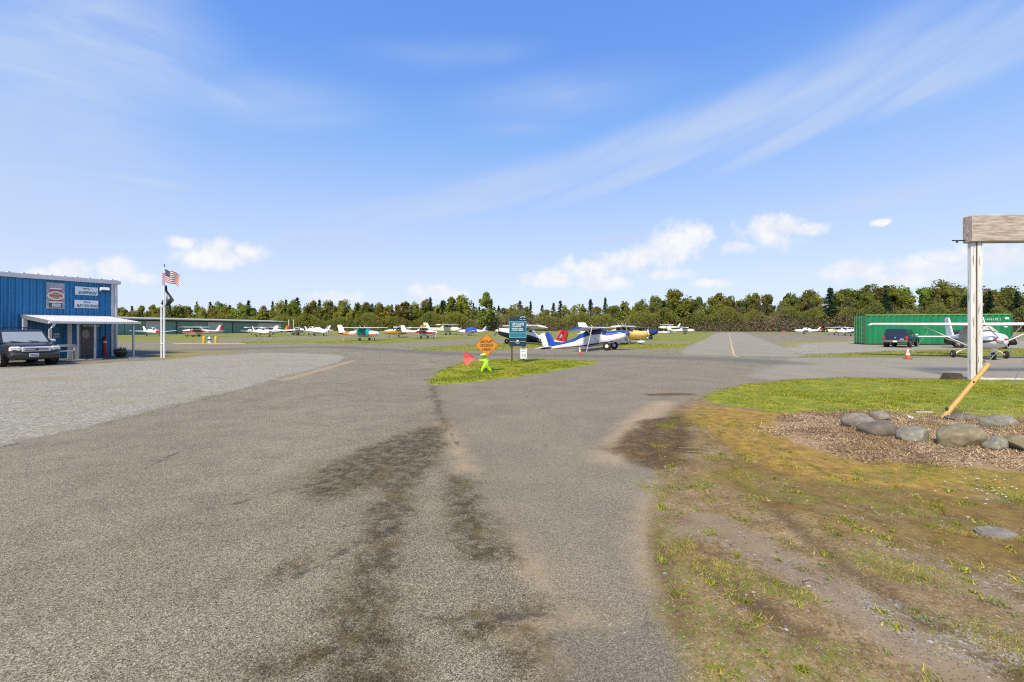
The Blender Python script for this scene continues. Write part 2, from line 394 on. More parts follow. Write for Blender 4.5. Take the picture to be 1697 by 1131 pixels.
def ground_material():
    m = bpy.data.materials.new('ground_surface'); m.use_nodes = True; t = NT(m.node_tree)
    bs = t.n['Principled BSDF']
    P = t.node('ShaderNodeNewGeometry').outputs['Position']
    def mask(name, amp, scale, w, bias=0.0, det=5.0):
        s = t.attr('sd_' + name)
        n = t.m('ADD', t.m('MULTIPLY', t.m('SUBTRACT', t.noise(P, scale, det, .62), .5), amp * 2), t.m('MULTIPLY', t.m('SUBTRACT', t.noise(P, scale * 7.3, 6, .75), .5), amp * 1.1))
        return t.mapr(t.m('ADD', t.m('ADD', s, n), bias), -w, w)
    n_big = t.noise(P, .35, 5, .6); n_mid = t.noise(P, 1.7, 6, .65); n_fine = t.noise(P, 14, 5, .7)
    rcol = t.node('ShaderNodeSeparateColor', {0: t.voro(P, 165)}).outputs
    rcol2 = t.node('ShaderNodeSeparateColor', {0: t.voro(P, 62)}).outputs
    # old chip-seal asphalt
    speck = t.ramp(rcol[0], [(0, (.055, .049, .034)), (.3, (.15, .134, .09)), (.65, (.265, .238, .161)), (.88, (.37, .333, .228)), (1, (.58, .525, .385))])
    speck = t.mix(t.mapr(rcol2[1], .8, 1.0, 0, .45), speck, (.42, .36, .27))
    asph = t.mix(1.0, speck, t.ramp(n_big, [(.3, (.84, .82, .79)), (.7, (1.06, 1.06, 1.06))]), 'MULTIPLY')
    asph = t.mix(1.0, asph, t.ramp(n_mid, [(.28, (.80, .79, .78)), (.5, (1, 1, 1)), (.75, (1.16, 1.14, 1.1))]), 'MULTIPLY')
    # finer, browner asphalt of the right branch
    rc3 = t.node('ShaderNodeSeparateColor', {0: t.voro(P, 150)}).outputs
    na = t.ramp(rc3[0], [(0, (.115, .10, .07)), (.35, (.195, .17, .116)), (.7, (.28, .246, .171)), (.92, (.34, .302, .214)), (1, (.44, .393, .288))])
    na = t.mix(1.0, na, t.ramp(t.noise(P, .8, 5, .6), [(.3, (.86, .85, .85)), (.7, (1.1, 1.08, 1.05))]), 'MULTIPLY')
    col = t.mix(mask('newasph', .13, 2.5, .03), asph, na)
    col = t.mix(mask('patch', .05, 3, .02), col, t.mix(1.0, na, (.84, .85, .88), 'MULTIPLY'))
    lt = t.mix(1.0, (.335, .308, .24), t.ramp(t.noise(t.vm('MULTIPLY', P, (1, .35, 1)), .5, 5, .65), [(.3, (.85, .85, .86)), (.7, (1.1, 1.1, 1.1))]), 'MULTIPLY')
    lt = t.mix(.4, lt, na)
    col = t.mix(mask('light', .7, .35, .35), col, lt)
    dkn = t.m('MULTIPLY', mask('darkband', .8, .35, .9), .55)
    col = t.mix(dkn, col, (.115, .108, .10))
    # beige sand washed over the asphalt
    col = t.mix(t.m('MULTIPLY', t.m('MULTIPLY', mask('beige', .32, 2.2, .22, -.08), t.mapr(t.noise(P, 5, 8, .78), .34, .52, .35, 1)), .8), col, t.mix(n_fine, (.36, .245, .125), (.46, .37, .24)))
    # stains of wet moss on the road
    sn = mask('stain', .36, 2.4, .16, .0)
    sn2 = t.m('MULTIPLY', sn, t.mapr(t.noise(P, 7, 9, .82), .38, .58, .1, 1.0))
    stc = t.mix(t.mapr(t.noise(P, 1.4, 3), .46, .6), (.05, .043, .03), (.105, .078, .026))
    halo = t.m('MULTIPLY', mask('stain', .8, 1.1, .8, .1), .45)
    col = t.mix(halo, col, t.mix(1.0, col, (.74, .71, .63), 'MULTIPLY'))
    col = t.mix(sn2, col, t.mix(1.0, col, (.36, .325, .25), 'MULTIPLY'))
    col = t.mix(t.m('MULTIPLY', t.m('MULTIPLY', sn, t.mapr(t.noise(P, 2.2, 7, .75), .5, .66)), .55), col, t.mix(n_fine, (.10, .07, .018), (.20, .145, .045)))
    cr = t.m('MULTIPLY', mask('crack', .15, 1.6, .014, -.012), t.mapr(t.noise(P, 2.6, 5), .42, .55, 0, 1))
    col = t.mix(t.m('MULTIPLY', cr, .6), col, (.05, .046, .04))
    # gravel of the parking area
    gc = t.node('ShaderNodeSeparateColor', {0: t.voro(P, 26)}).outputs
    gc2 = t.node('ShaderNodeSeparateColor', {0: t.voro(P, 60)}).outputs
    grav = t.ramp(gc[0], [(0, (.14, .13, .097)), (.3, (.26, .245, .187)), (.7, (.39, .368, .288)), (1, (.56, .53, .43))])
    grav = t.mix(.4, grav, t.ramp(gc2[1], [(0, (.15, .14, .105)), (1, (.47, .445, .35))]))
    grav = t.mix(t.mapr(t.noise(t.vm('MULTIPLY', P, (.5, 1, 1)), .5, 5, .6), .46, .70, 0, .6), grav, (.30, .25, .13))
    grav = t.mix(t.mapr(n_mid, .42, .75, 0, .5), grav, (.235, .212, .165))
    gm = mask('gravel', .42, 1.3, .14)
    col = t.mix(gm, col, grav)
    # bare earth
    ec = t.ramp(t.noise(P, 3.0, 8, .68), [(.25, (.105, .067, .026)), (.5, (.235, .165, .075)), (.75, (.37, .28, .15))])
    eg = t.noise(P, 24, 9, .78)
    ec = t.mix(1.0, ec, t.ramp(eg, [(.34, (.50, .47, .44)), (.48, (.95, .94, .92)), (.56, (1.1, 1.08, 1.05)), (.68, (1.55, 1.5, 1.42))]), 'MULTIPLY')
    ec = t.mix(t.mapr(rcol2[0], .8, 1.0, 0, .5), ec, (.33, .28, .22))
    ec = t.mix(t.m('MULTIPLY', mask('sand', .12, 3, .12), .8), ec, t.mix(n_fine, (.24, .18, .115), (.32, .25, .17)))
    ec = t.mix(t.m('MULTIPLY', mask('rut', .13, 4, .09), .65), ec, (.085, .05, .022))
    stn = t.m('MULTIPLY', mask('stones', .3, 2.2, .12), t.mapr(t.noise(P, 6, 4, .7), .42, .58))
    ec = t.mix(t.m('MULTIPLY', stn, .72), ec, t.ramp(gc2[0], [(0, (.14, .12, .085)), (.6, (.29, .26, .2)), (1, (.46, .43, .36))]))
    msx = t.ramp(t.noise(P, 5, 7, .7), [(.3, (.13, .082, .018)), (.5, (.32, .20, .034)), (.72, (.50, .35, .075))])
    ec = t.mix(t.m('MULTIPLY', mask('moss2', .5, 1.6, .25), .8), ec, t.ramp(t.noise(P, 6, 7, .7), [(.3, (.11, .066, .016)), (.6, (.22, .145, .03)), (.8, (.29, .23, .05))]))
    ec = t.mix(t.m('MULTIPLY', mask('moss', .28, 2.0, .18), .92), ec, msx)
    pg = t.mapr(t.noise(P, 1.1, 6, .7), .44, .62)
    ec = t.mix(t.m('MULTIPLY', t.m('MULTIPLY', pg, t.mapr(t.noise(P, 11, 8, .8), .42, .6)), .3), ec, t.mix(t.noise(P, 4, 5), (.16, .11, .02), (.33, .25, .045)))
    wg = t.mapr(t.noise(P, 14, 8, .8), .47, .6)
    ec = t.mix(t.m('MULTIPLY', t.m('MULTIPLY', mask('weed', .18, 3.5, .1), wg), .9), ec, (.15, .18, .03))
    bedc = t.ramp(t.noise(P, 22, 5, .75), [(.28, (.10, .058, .028)), (.5, (.36, .235, .125)), (.72, (.58, .42, .25))])
    ec = t.mix(mask('bed', .5, 2.0, .2, .1), ec, bedc)
    ga = t.ramp(t.noise(P, 2.6, 7, .7), [(.3, (.10, .145, .016)), (.5, (.19, .23, .02)), (.63, (.34, .31, .03)), (.78, (.50, .37, .05))])
    ec = t.mix(mask('lawn', .35, 2.2, .12), ec, ga)
    dm = mask('dirt', .16, 3.0, .1)
    col = t.mix(dm, col, ec)
    mud = t.m('MULTIPLY', t.m('MULTIPLY', mask('mud', .34, 2.0, .16), t.mapr(t.noise(P, 6, 8, .78), .34, .52, .55, 1)), .96)
    col = t.mix(mud, col, t.ramp(t.noise(P, 4, 6, .7), [(.3, (.055, .030, .010)), (.55, (.11, .066, .022)), (.75, (.24, .15, .045))]))
    # grass of island and verges
    gi = t.ramp(t.noise(P, 2.2, 7, .72), [(.3, (.12, .165, .010)), (.52, (.23, .285, .014)), (.7, (.38, .36, .03))])
    col = t.mix(mask('isl', .24, 3.0, .08), col, gi)
    vg = t.ramp(t.noise(t.vm('MULTIPLY', P, (.5, 1, 1)), .5, 7, .72), [(.3, (.12, .14, .025)), (.5, (.20, .22, .03)), (.68, (.32, .29, .07)), (.8, (.28, .24, .14))])
    col = t.mix(t.m('MULTIPLY', mask('verge', .5, .5, .25), .95), col, vg)
    col = t.mix(t.m('MULTIPLY', mask('thin', .8, .8, .5), .75), col, t.mix(n_mid, (.22, .20, .04), (.32, .26, .09)))
    t.set(bs.inputs['Base Color'], col)
    fn2 = t.noise(P, 55, 6, .75)
    col = t.mix(1.0, col, t.ramp(fn2, [(.3, (.84, .83, .82)), (.5, (1, 1, 1)), (.72, (1.14, 1.13, 1.12))]), 'MULTIPLY')
    bs.inputs['Roughness'].default_value = .93
    bs.inputs['Specular IOR Level'].default_value = .25
    hh = t.m('ADD', t.m('MULTIPLY', rcol[1], .5), t.m('MULTIPLY', n_fine, .7))
    hh = t.m('ADD', hh, t.m('MULTIPLY', t.m('MULTIPLY', gm, gc[1]), 1.2))
    hh = t.m('ADD', hh, t.m('MULTIPLY', t.m('MULTIPLY', dm, t.noise(P, 7, 6, .7)), 2.5))
    b = t.node('ShaderNodeBump', {'Height': hh, 'Strength': .55, 'Distance': .012})
    t.l.new(b.outputs[0], bs.inputs['Normal'])
    return m
GROUND = ground_material()

idx = np.arange(nr * nc).reshape(nr, nc)
Q = np.stack([idx[1:, :-1], idx[1:, 1:], idx[:-1, 1:], idx[:-1, :-1]], -1).reshape(-1, 4)
V = np.stack([GX, GY, GZ], -1).reshape(-1, 3)
fc = lambda a: a.reshape(-1)[Q].mean(1)
cls = np.zeros(len(Q), int)
cls[(fc(A['newasph']) > 0) | (fc(A['light']) > 0) & False] = 0
cls[fc(A['light']) > 0] = 1
cls[fc(A['gravel']) > 0] = 2
cls[fc(A['dirt']) > 0] = 3
cls[fc(A['lawn']) > 0] = 4
cls[fc(A['bed']) > 0] = 5
cls[(fc(A['verge']) > 0) & (fc(A['dirt']) <= 0)] = 6
cls[fc(A['isl']) > 0] = 7
for k, nm in enumerate(['asphalt_road', 'taxiway', 'gravel_lot', 'dirt_ground', 'lawn', 'mulch_ground', 'grass_field', 'grass_island']):
    q = Q[cls == k]
    u, inv = np.unique(q, return_inverse=True)
    me = np_mesh(nm, V[u], inv.reshape(-1, 4), GROUND, smooth=True)
    for an, av in A.items():
        at = me.attributes.new('sd_' + an, 'FLOAT', 'POINT')
        at.data.foreach_set('value', np.clip(av.reshape(-1)[u], -4, 4).astype(np.float32))
    o = link(nm, me); o['kind'] = 'structure'

# painted lines, 4 mm above the asphalt
def ground_strip(name, P, w, mat, z=.004):
    mb = MB(); pts = [G(a, b) for a, b in P]
    for i in range(len(pts) - 1):
        a, b = pts[i], pts[i + 1]; d = (b - a).normalized(); s = Vector((-d.y, d.x, 0)) * w / 2
        n = max(1, int((b - a).length / 2))
        for k in range(n):
            p = a.lerp(b, k / n); q = a.lerp(b, (k + 1) / n)
            mb.add([p - s + Vector((0, 0, z)), q - s + Vector((0, 0, z)), q + s + Vector((0, 0, z)), p + s + Vector((0, 0, z))], [(0, 1, 2, 3)])
    o = mb.obj(name, mat); o['kind'] = 'structure'; return o
LINE = paint('worn_yellow_line', (.60, .43, .20), .8, .25, scale=2.0, dirt=.5, dirtc=(.28, .25, .21))
LINE2 = paint('faded_yellow_line', (.36, .31, .21), .85, .2, scale=1.0, dirt=.7, dirtc=(.28, .25, .21))
ground_strip('taxiway_line', [(1208.5, 552.5), (1210, 560), (1212.5, 573), (1216, 588), (1219, 590.5), (1225, 592)], .12, LINE)
ground_strip('taxiway_line', [(1225.5, 592), (1300, 594.6), (1450, 599.5), (1700, 607), (2200, 622)], .15, LINE2)
ground_strip('taxiway_line', [(1000, 566.8), (1060, 566.6)], .3, LINE2)
# ------------------------------------------------------------------ light aircraft
HIGH = [(2.28, .18, .98, 1.34), (2.2, .36, .86, 1.44), (1.9, .49, .72, 1.53), (1.2, .55, .62, 1.62), (.72, .57, .58, 1.66), (.08, .57, .56, 2.04), (-.6, .56, .56, 2.08), (-1.2, .52, .58, 2.03), (-1.7, .45, .63, 1.88), (-2.3, .34, .72, 1.60), (-3.4, .23, .85, 1.42), (-4.6, .13, .96, 1.34), (-5.75, .04, 1.04, 1.26)]
LOW = [(2.45, .15, .98, 1.24), (2.36, .32, .88, 1.36), (2.0, .46, .74, 1.46), (1.3, .54, .62, 1.52), (.72, .56, .58, 1.56), (.05, .56, .56, 1.98), (-.6, .55, .56, 2.04), (-1.2, .52, .58, 1.98), (-1.75, .44, .64, 1.74), (-2.4, .34, .74, 1.52), (-3.3, .23, .86, 1.40), (-4.1, .13, .98, 1.34), (-4.75, .04, 1.08, 1.26)]

class Loft:
    def __init__(s, st, n=2.7, M=None):
        s.st = sorted(st); s.xs = [q[0] for q in s.st]; s.n = n; s.M = M
    def prof(s, x):
        st = s.st
        if x <= s.xs[0]: return st[0][1:]
        if x >= s.xs[-1]: return st[-1][1:]
        for i in range(len(st) - 1):
            if s.xs[i] <= x <= s.xs[i + 1]:
                t = (x - s.xs[i]) / (s.xs[i + 1] - s.xs[i])
                return tuple(a + (b - a) * t for a, b in zip(st[i][1:], st[i + 1][1:]))
    def pt(s, x, deg, off=0.0):
        hw, zb, zt = s.prof(x); t = R(deg); c, q = math.cos(t), math.sin(t); e = 2 / s.n
        hw += off; hz = (zt - zb) / 2 + off; zc = (zt + zb) / 2
        v = Vector((x, hw * math.copysign(abs(c) ** e, c), zc + hz * math.copysign(abs(q) ** e, q)))
        return s.M @ v if s.M is not None else v
    def patch(s, mb, xs, angs, off=0.0, mi=0, close=False, pf=None):
        vs = [s.pt(x, a, off) for x in xs for a in angs]; n = len(angs); fs = []; ms = []
        for i in range(len(xs) - 1):
            for k in range(n - 1 if not close else n):
                kk = (k + 1) % n
                fs.append((i * n + k, (i + 1) * n + k, (i + 1) * n + kk, i * n + kk))
                ms.append(pf((xs[i] + xs[i + 1]) / 2, angs[k]) if pf else mi)
        mb.add(vs, fs, ms, True); return mb

def foil(mb, secs, mi=0, M=None, axis='y', tipmi=None):
    """wing-like solid through sections (span, leading x, chord, height, thickness)"""
    cs = [(0, 0), (.03, .55), (.12, .9), (.3, 1.0), (.6, .62), (1, .04)]
    ring = [(c, t) for c, t in cs] + [(c, -t * .45) for c, t in reversed(cs[1:])]
    n = len(ring); vs = []; fs = []; ms = []
    for (sp, le, ch, z, th) in secs:
        for c, t in ring:
            if axis == 'y': v = Vector((le - c * ch, sp, z + t * th * .68))
            else: v = Vector((le - c * ch, z + (t if t > 0 else t / .45) * th * .5, sp))
            vs.append(M @ v if M is not None else v)
    for i in range(len(secs) - 1):
        for k in range(n):
            fs.append((i * n + k, (i + 1) * n + k, (i + 1) * n + (k + 1) % n, i * n + (k + 1) % n))
            ms.append(tipmi if tipmi is not None and (i == 0 or i == len(secs) - 2) else mi)
    mb.add(vs, fs, ms, True)
    mb.add(vs[:n], [tuple(range(n))], tipmi or mi); mb.add(vs[-n:], [tuple(reversed(range(n)))], tipmi or mi)
    return mb

def wheel(root, x, y, z, r, w, name='wheel', hub=WHITE):
    mb = MB(); mb.lathe([(r * .45, -w * .42), (r * .8, -w * .5), (r * .97, -w * .34), (r, 0), (r * .97, w * .34), (r * .8, w * .5), (r * .45, w * .42)], (0, 0, 0), 20, axis='y')
    o = mb.obj(name, RUBBER, root, (x, y, z))
    hb = MB(); hb.lathe([(0.001, -w * .40), (r * .3, -w * .44), (r * .46, -w * .36), (r * .46, w * .36), (r * .3, w * .44), (.001, w * .40)], n=14, axis='y')
    hb.obj('hub', hub, o)
    return o

def airplane(label, px, py, heading, cfg, group='light aircraft parked across the airfield', s=1.0, z=0.0):
    c = dict(kind='high', top=WHITE, mid=WHITE, low=WHITE, wingm=WHITE, tip=None, fin=WHITE, rud=WHITE, hst=None, cover=None, coverx=(-1.5, .95), tail=False, pants=False, floats=False, strut=True, spin=WHITE, cowl=None, prop=True, propang=35, wheelr=.22, nwin=2, text=None, ftext=None, midr=(-22, 12), antennas=True, tailcol=None, dorsal=None, windows=True, clothnose=None, wheelhub=WHITE)
    c.update(cfg)
    hi = c['kind'] == 'high'
    base = G(px, py); root = thing('airplane', label, 'airplane', (base.x, base.y, z), R(heading), group, s)
    lift = 1.05 if c['floats'] else 0.0
    if c['tail']:
        piv = Vector((.75, 0, .35))
        M = Matrix.Translation(piv + Vector((-.75, 0, 0))) @ Matrix.Rotation(R(-10.5), 4, 'Y') @ Matrix.Translation(-piv + Vector((.0, 0, 0))) 
        M = Matrix.Translation((0, 0, -.02)) @ M
    else: M = Matrix.Translation((0, 0, lift)) if lift else Matrix.Identity(4)
    st = HIGH if hi else LOW
    L = Loft(st, 2.7, M)
    xs = sorted({q[0] for q in st} | {1.55, .4, -.25, -.95, -2.0, -2.85, -4.0, 2.05} | ({-5.2} if hi else set()))
    xs = [x for x in xs if st[-1][0] <= x <= st[0][0]]
    angs = [-90, -70, -50, -35, -22, -12, 0, 12, 22, 35, 50, 70, 90, 110, 130, 145, 158, 168, 180, 192, 202, 215, 230, 250]
    mats = [c['top'], c['mid'], c['low'], c['cowl'] or c['mid'], c['tailcol'] or c['mid']]
    lo, hi_a = c['midr']; sm = c.get('stripe')
    if sm: mats.append(sm[2])
    def pf(x, a):
        a = a if a <= 90 else 180 - a
        if c['cowl'] and x > 1.75: return 3
        if c['tailcol'] and x < -3.6: return 4
        if sm and sm[0] < a <= sm[1] - 1 and x < 1.3: return 5
        if a < lo: return 2
        if a < hi_a: return 1
        return 0
    mb = MB(); L.patch(mb, xs, angs, pf=pf, close=True)
    for x in (xs[0], xs[-1]): mb.add([L.pt(x, a) for a in angs], [tuple(range(len(angs)))], 3 if (x > 0 and c['cowl']) else 1)
    fus = mb.obj('fuselage', mats, root)
    # windows
    if c['windows'] and not c['cover']:
        wx = [(-.72, .0), (-1.22, -.80)] + ([(-1.75, -1.3)] if c['nwin'] > 2 else [])
        for sgn in (0, 1):
            for x0, x1 in wx:
                w = MB(); aa = [20, 30, 42, 54]
                if sgn: aa = [180 - a for a in reversed(aa)]
                L.patch(w, [x0, (x0 + x1) / 2, x1], aa, .012); w.obj('side_window', GLASS, fus)
        w = MB(); L.patch(w, [.10, .3, .5, .68], [24, 40, 60, 88], .014); L.patch(w, [.10, .3, .5, .68], [92, 120, 140, 156], .014); w.obj('windscreen', GLASS, fus)
        if hi: w = MB(); L.patch(w, [-2.2, -1.9, -1.6], [38, 60, 90, 120, 142], .012); w.obj('rear_window', GLASS, fus)
    if c['cover']:
        cv = MB(); a0, a1 = c['coverx']
        cx = [a0 + (a1 - a0) * k / 9 for k in range(10)]; aa = [-20 + 220 * k / 16 for k in range(17)]
        vs = [L.pt(x, a, .05 + .02 * math.sin(x * 9 + a * .06) + .012 * math.sin(x * 23 + a * .13)) for x in cx for a in aa]; n = len(aa)
        cv.add(vs, [(i * n + k, (i + 1) * n + k, (i + 1) * n + k + 1, i * n + k + 1) for i in range(9) for k in range(n - 1)], 0, True)
        cv.obj('canvas_cover', c['cover'], root)
    # wing
    mb = MB()
    if hi:
        zc = 2.03; secs = []
        for sp in (-5.5, -5.35, -3, -.4, .4, 3, 5.35, 5.5):
            a = abs(sp); ch = 1.6 if a < 3.1 else 1.6 - .45 * (a - 3) / 2.5
            secs.append((sp, .32 - (.1 * max(0, a - 3) / 2.5), ch * (.75 if a > 5.4 else 1), zc + .012 * a - (.07 if a > 5.4 else 0), .21 - .015 * a - (.05 if a > 5.4 else 0)))
    else:
        zc = .78; secs = []
        for sp in (-4.75, -4.6, -2.5, -.3, .3, 2.5, 4.6, 4.75):
            a = abs(sp); ch = 1.65 - .12 * a
            secs.append((sp, .35 - .05 * a, ch * (.7 if a > 4.7 else 1), zc + .105 * a, .2 - .018 * a - (.04 if a > 4.7 else 0)))
    foil(mb, secs, 0, M, tipmi=1); mb.obj('wing', [c['wingm'], c['tip'] or c['wingm']], root)
    if hi and c['strut']:
        for sg in (-1, 1):
            mb = MB(); mb.tube([M @ Vector((.02, sg * .57, .72)), M @ Vector((-.28, sg * 2.75, 2.02))], .055, 8, flat=.4); mb.obj('wing_strut', WHITE, root)
    # tail surfaces
    tx = -4.75 if hi else -3.85; ct = 1.15 if hi else .95
    hz = 1.22 if hi else 1.22
    mb = MB(); foil(mb, [(-1.72, tx - .15, ct * .7, hz, .07), (-1.6, tx - .1, ct * .8, hz, .09), (0, tx + .12, ct, hz, .11), (1.6, tx - .1, ct * .8, hz, .09), (1.72, tx - .15, ct * .7, hz, .07)], 0, M); mb.obj('tailplane', c['hst'] or c['wingm'], root)
    zt = 2.58 if hi else 2.3; zb = 1.25 if hi else 1.2
    sw = .75 if not c['tail'] else .3
    x0 = tx + .55; cb = 1.15 if hi else .95
    mb = MB()
    vb = [(zb - .1, x0 + .1, cb * .78), (zb + .35, x0 - sw * .38, cb * .6), (zt - .12, x0 - sw * .95 - (.12 if c['tail'] else .1), cb * (.42 if not c['tail'] else .46)), (zt, x0 - sw * 1.05 - .2, cb * .3)]
    foil(mb, [(q[0], q[1], q[2], 0, .1) for q in vb], 0, M, axis='z'); fn = mb.obj('fin', c['fin'], root)
    mb = MB(); foil(mb, [(q[0], q[1] - q[2] * 1.004, cb * (.52 if i < 2 else .46 if i == 2 else .36), 0, .07) for i, q in enumerate(vb)], 0, M, axis='z'); rd = mb.obj('rudder', c['rud'], root)
    if c['dorsal']:
        mb = MB(); mb.prism([(x0 + .1, zb + .28), (x0 + 1.3, zb + .06), (x0 + .1, zb)], -.04, .04, M=M); mb.obj('dorsal_fin', c['dorsal'], root)
    # engine
    nx = st[0][0]; nz = (st[0][2] + st[0][3]) / 2
    if c['prop']:
        mb = MB(); mb.lathe([(.17, -.02), (.16, .06), (.1, .2), (.001, .3)], (nx, 0, nz), 16, axis='x'); mb.xf(M); sp = mb.obj('spinner', c['spin'], root)
        mb = MB(); a = R(c['propang'])
        for q in (0, math.pi):
            d = Vector((0, math.cos(a + q), math.sin(a + q)))
            pts = [Vector((nx + .08, 0, nz)) + d * r for r in (.08, .3, .6, .85, .93)]
            mb.tube(pts, [.04, .075, .085, .06, .03], 8, flat=.3)
        mb.xf(M); mb.obj('propeller', [GREY], root)
    for sg in (-1, 1):
        mb = MB().box((nx + .005, sg * .2, nz + .06), (.03, .15, .09), 0); mb.xf(M); mb.obj('air_intake', c.get('intake', BLACK), fus)
    if c['clothnose']:
        cv = MB(); cx = [1.0, 1.3, 1.7, 2.0, 2.2, 2.3]; aa = [k * 20 for k in range(18)]
        vs = [L.pt(x, q, .05 + .02 * math.sin(x * 13 + q * .1)) for x in cx for q in aa]; n = 18
        cv.add(vs, [(i * n + k, (i + 1) * n + k, (i + 1) * n + (k + 1) % n, i * n + (k + 1) % n) for i in range(5) for k in range(n)], 0, True)
        cv.add([L.pt(2.3, q, .05) for q in aa], [tuple(range(18))]); cv.obj('nose_cover', c['clothnose'], root)
    # undercarriage
    wr = c['wheelr']; gx = -.35 if hi else -.15
    if c['tail']: gx = 0.0
    if c['floats']:
        for sg in (-1, 1):
            fl = Loft([(2.9, .05, .42, .55), (2.4, .3, .16, .66), (1, .36, .04, .7), (-.4, .36, .06, .7), (-.45, .34, .16, .7), (-2.6, .2, .36, .64), (-3.6, .05, .5, .58)], 3.0, Matrix.Translation((0, sg * 1.25, 0)))
            mb = MB(); fl.patch(mb, fl.xs, [k * 24 for k in range(15)], close=True); mb.obj('float', WHITE, root)
            mb = MB()
            for xx in (1.2, -1.0): mb.tube([(xx, sg * 1.25, .65), (xx - .1, sg * .45, .72 + lift)], .04, 6)
            mb.obj('float_strut', STEEL, root)
    else:
        for sg in (-1, 1):
            mb = MB(); y1 = sg * 1.2
            if hi:
                top = M @ Vector((gx + (.75 if c['tail'] else 0), sg * .42, .66))
                mb.tube([top, (gx, y1 * .8, wr + .16), (gx, y1 - sg * .1, wr)], [.075, .055, .05], 8, flat=.5)
            else:
                mb.tube([(gx, sg * 1.45, .85), (gx, sg * 1.45, wr + .05)], .055, 8)
                y1 = sg * 1.5
            mb.obj('gear_leg', c.get('leg', WHITE), root)
            wheel(root, gx, y1, wr, wr, .17 if wr < .3 else .22, hub=c['wheelhub'])
            if c['pants']:
                pt = Loft([(gx + .55, .03, .28, .36), (gx + .35, .13, .16, .46), (gx, .15, .12, .5), (gx - .4, .1, .2, .42), (gx - .75, .02, .3, .36)], 2.4, Matrix.Translation((0, y1, 0)))
                mb = MB(); pt.patch(mb, pt.xs, [k * 24 for k in range(15)], close=True); mb.obj('wheel_fairing', c['pants'], root)
        if c['tail']:
            tw = M @ Vector((-5.45, 0, 1.02))
            mb = MB(); mb.tube([M @ Vector((-5.1, 0, 1.03)), (tw.x, 0, .26), (tw.x - .1, 0, .14)], .03, 6); mb.obj('tail_strut', STEEL, root)
            wheel(root, tw.x - .12, 0, .13, .13, .09, 'tail_wheel')
        else:
            nwx = 1.5 if hi else 1.75
            mb = MB(); mb.tube([(nwx - .05, 0, .74), (nwx, 0, wr + .2)], .055, 8)
            mb.tube([(nwx, 0, wr + .2), (nwx, .13, wr + .16), (nwx, .13, wr)], .03, 6); mb.tube([(nwx, 0, wr + .2), (nwx, -.13, wr + .16), (nwx, -.13, wr)], .03, 6)
            mb.obj('nose_leg', WHITE, root)
            wheel(root, nwx, 0, wr * .95, wr * .95, .14, 'nose_wheel', hub=c['wheelhub'])
            if c['pants']:
                pt = Loft([(nwx + .5, .03, .28, .36), (nwx + .3, .12, .16, .46), (nwx, .14, .12, .48), (nwx - .6, .02, .3, .36)], 2.4)
                mb = MB(); pt.patch(mb, pt.xs, [k * 24 for k in range(15)], close=True); mb.obj('wheel_fairing', c['pants'], root)
    if hi and c['antennas']:
        mb = MB(); mb.tube([M @ Vector((-.5, .3, 2.08)), M @ Vector((-.75, .32, 2.52))], .018, 6); mb.obj('antenna', WHITE, root)
        mb = MB(); mb.tube([M @ Vector((-.9, -.2, 2.04)), M @ Vector((-1.15, -.22, 2.5))], .014, 6); mb.obj('antenna', WHITE, root)
    if c['text']:
        for sg in (1, -1):
            x, zz = c.get('textpos', (-3.0, 1.2)); hw = L.prof(x)[0] + .06
            Mt = M @ Matrix.Translation((x, -hw * sg, zz)) @ Matrix.Rotation(0 if sg > 0 else math.pi, 4, 'Z') @ Matrix.Rotation(R(6 * sg), 4, 'Z')
            text_mb(c['text'], c.get('textsize', .42), .006, shear=.15, M=Mt).obj('lettering', c.get('textmat', WHITE), fus)
    if c['ftext']:
        for sg in (1, -1):
            Mt = M @ Matrix.Translation((x0 - .62, -.085 * sg, zb + .58)) @ Matrix.Rotation(0 if sg > 0 else math.pi, 4, 'Z') @ Matrix.Rotation(R(58 * sg), 4, 'Y')
            text_mb(c['ftext'], .34, .004, M=Mt).obj('lettering', WHITE, fn)
    return root

ropes = paint('white_rope', (.62, .60, .55), .9, .15)
def rope(label, a, b, rad=.014, mat=None):
    mb = MB(); a = Vector(a); b = Vector(b); mid = (a + b) / 2 - Vector((0, 0, (a - b).length * .01))
    o = mb.tube([(0, 0, 0), tuple(mid - b), tuple(a - b)][::1], rad, 6).obj('tie_down_rope', mat or ropes, None, tuple(b))
    return tag(o, label, 'rope', 'tie down ropes of the parked aircraft')

airplane('white low wing airplane with a bright red nose in front of the green hangar', 256, 557.4, -25, dict(kind='low', cowl=RED, coverx=(.6, 1.9), cover=None, spin=RED, fin=WHITE))
airplane('white high wing airplane with dark red stripe and rudder behind the bollards', 322, 558.3, 188, dict(mid=MAROON, low=WHITE, rud=MAROON, tip=RED, spin=MAROON, cowl=None, nwin=3, text='N7382', textmat=WHITE, textpos=(-2.6, 1.06), pants=MAROON))
airplane('white low wing airplane with a red spinner, right of the fire hydrant', 437, 558.2, -30, dict(kind='low', mid=WHITE, cowl=WHITE, spin=MAROON, propang=-40, rud=NAVY))
airplane('white high wing airplane half hidden behind the low wing one with red spinner', 425, 555.6, 180, dict(mid=MAROON, low=WHITE, strut=True))
airplane('white high wing airplane with an orange red tail near the thin white masts', 447, 554.8, 178, dict(fin=ORANGE, rud=RED, low=MAROON, mid=WHITE))
airplane('small grey white low wing airplane behind the black box, dark red rudder', 489, 556.2, 200, dict(kind='low', mid=NAVY, rud=MAROON, fin=WHITE))
airplane('low wing airplane wrapped in a white canvas cover, nose to the right', 530, 557.2, -18, dict(kind='low', cover=WHITEFAB, coverx=(-2.2, 1.9), clothnose=WHITEFAB, rud=NAVY, mid=WHITE, spin=NAVY))
